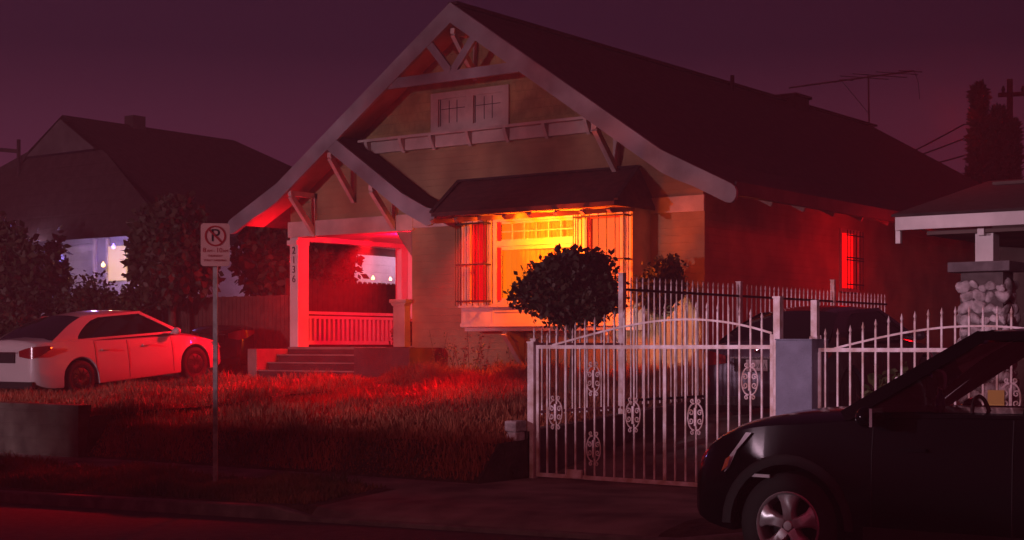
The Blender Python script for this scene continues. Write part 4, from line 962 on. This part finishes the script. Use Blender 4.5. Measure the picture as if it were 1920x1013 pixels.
V_ += .016*np.stack([np.sin(ph[:,1]*1.3+ph[:,2]), np.sin(ph[:,2]*1.7+ph[:,0]), np.sin(ph[:,0]*1.5+ph[:,1])], 1); sp.v = [tuple(p_) for p_ in V_]
sp.build('river_stones', M['stone'], np_, smooth=80)

# ------------------------------------------------------------------ left hand neighbour
nh = thing('pale_neighbour_house', (-31.6,24.5,1.0), 'pale neighbouring house with dark roof and blue violet porch lights', 'house')
NX = -31.6
b = MB(); b.box(-36.2,-27,24.5,24.62,.8,4.5); b.build('front_wall', M['nwall'], nh)
b = MB(); b.box(-27.12,-27,24.625,38,.8,4.4); b.build('side_wall', M['nwall'], nh)
b = MB()
def nrf(t): return 7.42-.62*t
T = (0,2.0,4.0,5.3)
b.grid([[(NX+t, 24+max(0,(t-1.5))*-.15, nrf(t)-(.0)), (NX+t, 29.8+t, nrf(t))] for t in T]); b.grid([[(NX-t, 24+max(0,(t-1.5))*-.15, nrf(t)), (NX-t, 29.8+t, nrf(t))] for t in T])
b.grid([[(NX+t, 24+max(0,(t-1.5))*-.15, nrf(t)-.15), (NX+t, 29.8+t, nrf(t)-.15)] for t in T]); b.grid([[(NX-t, 24+max(0,(t-1.5))*-.15, nrf(t)-.15), (NX-t, 29.8+t, nrf(t)-.15)] for t in T])
b.grid([[(NX-t,29.8+t,nrf(t)),(NX+t,29.8+t,nrf(t))] for t in T])
# hip apron below the gablet
b.add([(NX-1.6,24,6.42),(NX+1.6,24,6.42),(NX+5.3,22.9,4.16),(NX-6.8,22.9,4.16)], [(0,1,2,3)])
b.add([(NX-5.3,23.8,4.14),(NX-1.2,23.9,6.6),(NX-2.4,24.0,5.6),(NX-3.6,24,5.32),(NX-9,24,5.28),(NX-9,23.4,4.2)], [(0,1,2,3,4,5)])
b.add([(NX-9,24,5.28),(NX-3.6,24,5.32),(NX-3.6,34,5.32),(NX-9,34,5.28)], [(0,1,2,3)])
nr = b.build('roof', M['roof'], nh)
b = MB(); b.prism([(NX-1.35,6.47),(NX+1.35,6.47),(NX,7.30)], 'y', 23.93, 23.99); b.build('gablet_wall', M['darkcheek'], nh)
b = MB(); b.box(NX-.18,NX+.18,26.1,26.5,7.2,7.66); b.build('chimney', M['stepc'], nr)
b = MB(); b.beam((-34.2,23.8,6.74),(-33.1,23.8,6.60),.06,.10); b.beam((-33.1,23.8,5.6),(-33.1,23.8,6.9),.07,.07); b.build('lookout_beam', M['roof'], nh)
b = MB(); b.box(-30.95,-30.85,24.42,24.49,3.0,4.3); b.box(-30.45,-30.38,24.42,24.49,3.0,4.3); b.build('window_frame', M['white'], nh)
M['nlit'] = mat('lit_window', (.6,.5,.4), .8, emit=((1.0,.62,.30), .55))
b = MB(); b.box(-30.38,-29.7,24.45,24.49,3.25,4.1); b.build('lit_window', M['nlit'], nh)
def bulb(name, c, r_, col, st, lab, grp='coloured lights at the neighbouring house'):
    b = MB(); b.ball((0,0,0), r_, 8); b.tube([(0,0,r_*.8),(0,0,r_*1.6)], r_*.35, 6); o = b.build(name, mat(name+'_glow', (.8,.8,.8), .4, emit=(col, st)), smooth=60); o.location = c; tag(o, lab, 'light', grp); return o
bulb('porch_bulb', (-30.2,24.15,3.62), .05, (1,.55,.1), 6, 'yellow bulb low beside the lit window of the pale house')
bulb('porch_bulb', (-29.75,24.1,4.05), .05, (.3,.2,1), 4, 'blue bulb under the eave of the pale house')
bulb('string_bulb', (-26.75,31.5,3.84), .055, (.75,.6,1), 14, 'bright white violet bulb hanging seen through the porch')
bulb('string_bulb', (-26.7,30.15,3.42), .04, (1,.75,.15), 7, 'yellow bulb low seen through the porch')
bulb('string_bulb', (-26.7,30.85,3.42), .04, (1,.35,.2), 7, 'orange bulb low between the yellow and white ones through the porch')
bulb('eave_bulb', (-26.75,26.1,4.05), .05, (.5,.1,1), 5, 'violet bulb under the eave above the wooden fence')
b = MB(); b.beam((-26.4,24,4.30),(-26.4,38,4.30),.12,.22); b.build('eave_fascia', M['roof'], nh)
# fences between the plots
t = thing('wooden_fence', (-25.3,23,1.0), 'tall red lit board fence between the two houses', 'fence', 'wooden fences'); b = MB()
for k in range(46): x = -27.75+.12*k; b.box(x,x+.108,22.98,23.0,.9,2.70+.01*math.sin(k*2.1)+.005*(k%3))
b.build('boards', M['fencewood'], t); b = MB(); b.box(-27.78,-27.62,22.84,22.97,.8,2.86); b.build('end_post', M['white'], t)
t = thing('dogear_fence', (-24,26,1.0), 'dog eared board fence seen through the porch opening', 'fence', 'wooden fences'); b = MB()
for k in range(44):
    y = 24.2+.17*k; b.prism([(y,.9),(y+.16,.9),(y+.16,3.08),(y+.12,3.14),(y+.04,3.14),(y,3.08)], 'x', -24.02, -24.0)
b.build('boards', M['fencewood'], t)
# trees and shrubs on the left
GT = 'dark trees between the houses'
tree('yard_tree', 'dense dark tree behind the sign, hiding the eave of the pale house', 'tree', (-25.6,22.3,1.0), (-25.6,22.3,3.65), (1.15,1.0,1.25), 12000, .12, 31, group=GT, fill=.5, lumps=18)
tree('yard_tree', 'dark tree beside the porch column with gaps to the lit wall', 'tree', (-24.9,24.6,1.0), (-24.9,24.6,3.5), (.80,.9,1.15), 3000, .12, 32, group=GT, lumps=12)
tree('yard_tree', 'dark tree filling most of the view through the porch', 'tree', (-24.6,26.6,1.0), (-24.7,25.9,3.7), (.8,1.35,1.5), 9500, .13, 33, group=GT, fill=.5, lumps=18)
tree('yard_tree', 'sparse tree before the pale house front at the edge of the view', 'tree', (-28.6,20.4,1.0), (-28.8,20.4,3.2), (1.6,1.0,1.35), 5600, .12, 34, group=GT, lumps=14, fill=.3)
tree('yard_tree', 'narrow leafy tree standing before the pale wall', 'tree', (-29.7,22.4,1.0), (-29.7,22.4,3.2), (.30,.35,1.2), 1300, .12, 35, group=GT, lumps=8, fill=.4)
tree('round_shrub', 'big rounded dark shrub behind the white sedan', 'shrub', (-26.8,21.2,.9), (-26.8,21.2,2.1), (.85,.8,.95), 9000, .07, 36, group='shrubs behind the white sedan', lumps=10, lr=.7, fill=.7, limbs=4, tr=.06)
tree('round_shrub', 'pale green bushy shrub beside the white fence post', 'shrub', (-26.2,21.7,.9), (-26.2,21.7,2.2), (.42,.42,.85), 4500, .06, 37, m='leaf2', group='shrubs behind the white sedan', lumps=10, lr=.6, fill=.6, limbs=4, tr=.04)
tree('low_hedge_plant', 'dark low hedge at the edge of the view behind the sedan roof', 'hedge', (-27.6,19.4,.9), (-27.6,19.4,1.8), (1.3,.7,.9), 8000, .08, 38, group='shrubs behind the white sedan', lumps=14, lr=.5, fill=.6, limbs=5, tr=.05, crown='foliage')
tree('driveway_weed', 'tuft of weeds growing behind the arched gate bars', 'weed', (-6.3,15.6,.2), (-6.3,15.6,.95), (.35,.3,.45), 700, .07, 39, m='leaf2', lumps=8, lr=.6, tr=.02, limbs=5)

# ------------------------------------------------------------------ far background on the right
def cypress(x, y, ztop, rad, lab, seed):
    t = thing('cypress_tree', (x,y,.5), lab, 'tree', 'cypress trees against the sky'); r_ = np.random.default_rng(seed); pts = []
    for k in range(9000):
        u = r_.random()**.8; z = .9+(ztop-.9)*u; rr = rad*min(1,(1-u)*1.5)**.9*(.9+.18*math.sin(z*5+seed))*(.6+.4*r_.random()); a = r_.random()*2*PI; pts.append((x+rr*math.cos(a), y+rr*math.sin(a), z))
    leaf_mesh('crown', M['leaf'], pts, .16, seed, t, droop=-1.2, aspect=2.2)
    b = MB(); b.tube([(x,y,.4),(x,y,ztop*.8)], [.18,.04], 8); b.build('trunk', M['bark'], t)
def at(u, d): a = (u-960)/2850; th = R(36.3); r_ = a*d; return (-d*math.sin(th)+r_*math.cos(th), d*math.cos(th)+r_*math.sin(th))
cypress(-18.94,54.33,10.9,.62,'tallest pointed cypress above the dark roofs',51)
cypress(-18.40,54.73,10.05,.55,'middle cypress shorter than its tall neighbour',52)
cypress(-18.00,55.01,9.6,.42,'shortest cypress nearest the utility pole',53)
t = thing('utility_pole', (-18.5,56.9,.5), 'wooden utility pole with double crossarms behind the cypresses', 'utility pole')
PX_, PY_ = -18.9, 57.6
b = MB(); b.tube([(PX_,PY_,0),(PX_,PY_,11.75)], [.16,.11], 10); b.build('pole', M['bark'], t)
b = MB(); b.beam((PX_-.35,PY_-.26,11.15),(PX_+2.2,PY_+1.6,11.30),.12,.16); b.build('crossarm', M['bark'], t)
b = MB(); b.beam((PX_-.1,PY_-.1,8.8),(PX_+2.2,PY_+1.6,8.9),.12,.14); b.build('crossarm', M['bark'], t)
for k in range(4): b = MB(); b.lathe([(.05,11.25),(.08,11.36),(.03,11.5)], 8, c=(PX_-.2+.6*k, PY_-.15+.435*k, 0)); b.build('insulator', M['iron'], t)
for (z0, z1, lab) in ((10.1,8.95,'upper sagging wire running down to the roofs'),(9.55,8.85,'middle sagging wire behind the antenna'),(8.9,8.5,'lowest sagging wire above the rear roof')):
    p, q = Vector((-20.4,56.9,z0)), Vector((-22.6,55.3,z1)); q = q + (q-p)*1.2; b = MB(); b.tube([p.lerp(q, k/12)-Vector((0,0,.25*math.sin(PI*k/12))) for k in range(13)], .03, 5)
    tag(recenter(b.build('overhead_wire', M['iron'])), lab, 'wire', 'overhead wires')
t = thing('tv_antenna', (-17.33,40.6,7.85), 'rooftop television antenna on a thin mast', 'antenna')
b = MB(); b.tube([(-17.3,40.6,7.75),(-17.3,40.55,9.28)], .026, 6); b.build('mast', M['aluminium'], t)
# the boom and its elements, a horizontal fan turned towards the north-east
c0 = Vector((-17.3,40.55,9.22)); dv = Vector((.80,.60,.0)); A0, A1 = c0-dv*2.25+Vector((0,0,-.30)), c0+dv*1.30+Vector((0,0,.19))
b = MB(); b.tube([A0, A1], .022, 6); b.build('boom', M['aluminium'], t)
ed = Vector((.93,-.36,-.20)).normalized()
for u, ln in ((.10,.12),(.22,.16),(.34,.20),(.46,.28),(.60,.95),(.72,1.05),(.86,.80),(.97,.45)):
    c_ = A0.lerp(A1, u); b = MB(); b.tube([c_-ed*ln, c_+ed*ln], .013, 5); b.build('element', M['aluminium'], t)
b = MB(); b.tube([A0.lerp(A1,.42), (-17.3,40.58,8.2)], .010, 5); b.build('stay_rod', M['aluminium'], t)
b = MB(); b.tube([A1, A1+Vector((.1,.05,-.35)), A1+Vector((.12,.1,-.8))], .008, 5); b.build('loose_lead', M['iron'], t)

# ------------------------------------------------------------------ an unseen lorry added to shade the yard, and a street tree dappling the lamp light
t = thing('truck_blocker', (-14.3,2,0), 'unseen white truck shape added to shade the yard from the street lamp', 'truck')
b = MB(); b.box(-18.7,-12.4,.9,3.1,.95,2.55); b.build('cargo_box', M['white'], t, bevel=.03)
b = MB(); b.prism([(-12.3,.55),(-10.3,.55),(-10.2,1.3),(-10.9,2.35),(-12.3,2.5)], 'y', 1.0, 3.0); cb_ = b.build('cab', M['white'], t, bevel=.04)
b = MB(); b.add([(-10.22,1.15,1.38),(-10.22,2.85,1.38),(-10.87,2.85,2.28),(-10.87,1.15,2.28)], [(0,1,2,3)]); b.v = [(x+.03,y,z+.02) for x,y,z in b.v]; b.build('windscreen', M['carglass'], cb_)
b = MB(); b.box(-18.6,-12.3,1.3,2.7,.6,.9); b.build('chassis', M['black'], t)
for x in (-17.2,-11.3):
    for y in (1.15,2.85): b = MB(); b.lathe([(.22,-.13),(.42,-.12),(.45,-.08),(.45,.08),(.42,.12),(.22,.13)], 28, 'y', (x,y,.42)); b.lathe([(.001,.06),(.2,.07),(.22,.13)], 20, 'y', (x,y,.42)); b.build('wheel', M['rubber'], t, smooth=40)
tree('street_tree', 'leafy street tree beside the added truck shape on the viewer side', 'tree', (-19.6,-.6,0), (-18.9,-.9,5.3), (3.2,1.2,1.35), 620, .15, 61, lumps=22, lr=.35, fill=.4)

# ------------------------------------------------------------------ haze added and tinted red to lift the darks
hz = MB(); hz.box(-90,60,-30,130,-3,20)
hm = bpy.data.materials.new('haze'); hm.use_nodes = True; ht = hm.node_tree; ht.nodes.clear()
pv = nn(ht, 'ShaderNodeVolumePrincipled'); pv.inputs['Color'].default_value = (.95,.34,.46,1); pv.inputs['Density'].default_value = .0048
ho = nn(ht, 'ShaderNodeOutputMaterial'); ht.links.new(pv.outputs[0], ho.inputs['Volume'])
o = hz.build('haze', hm); o['kind'] = 'stuff'; tag(o, 'thin red tinted haze added to lift the dark parts', 'haze')
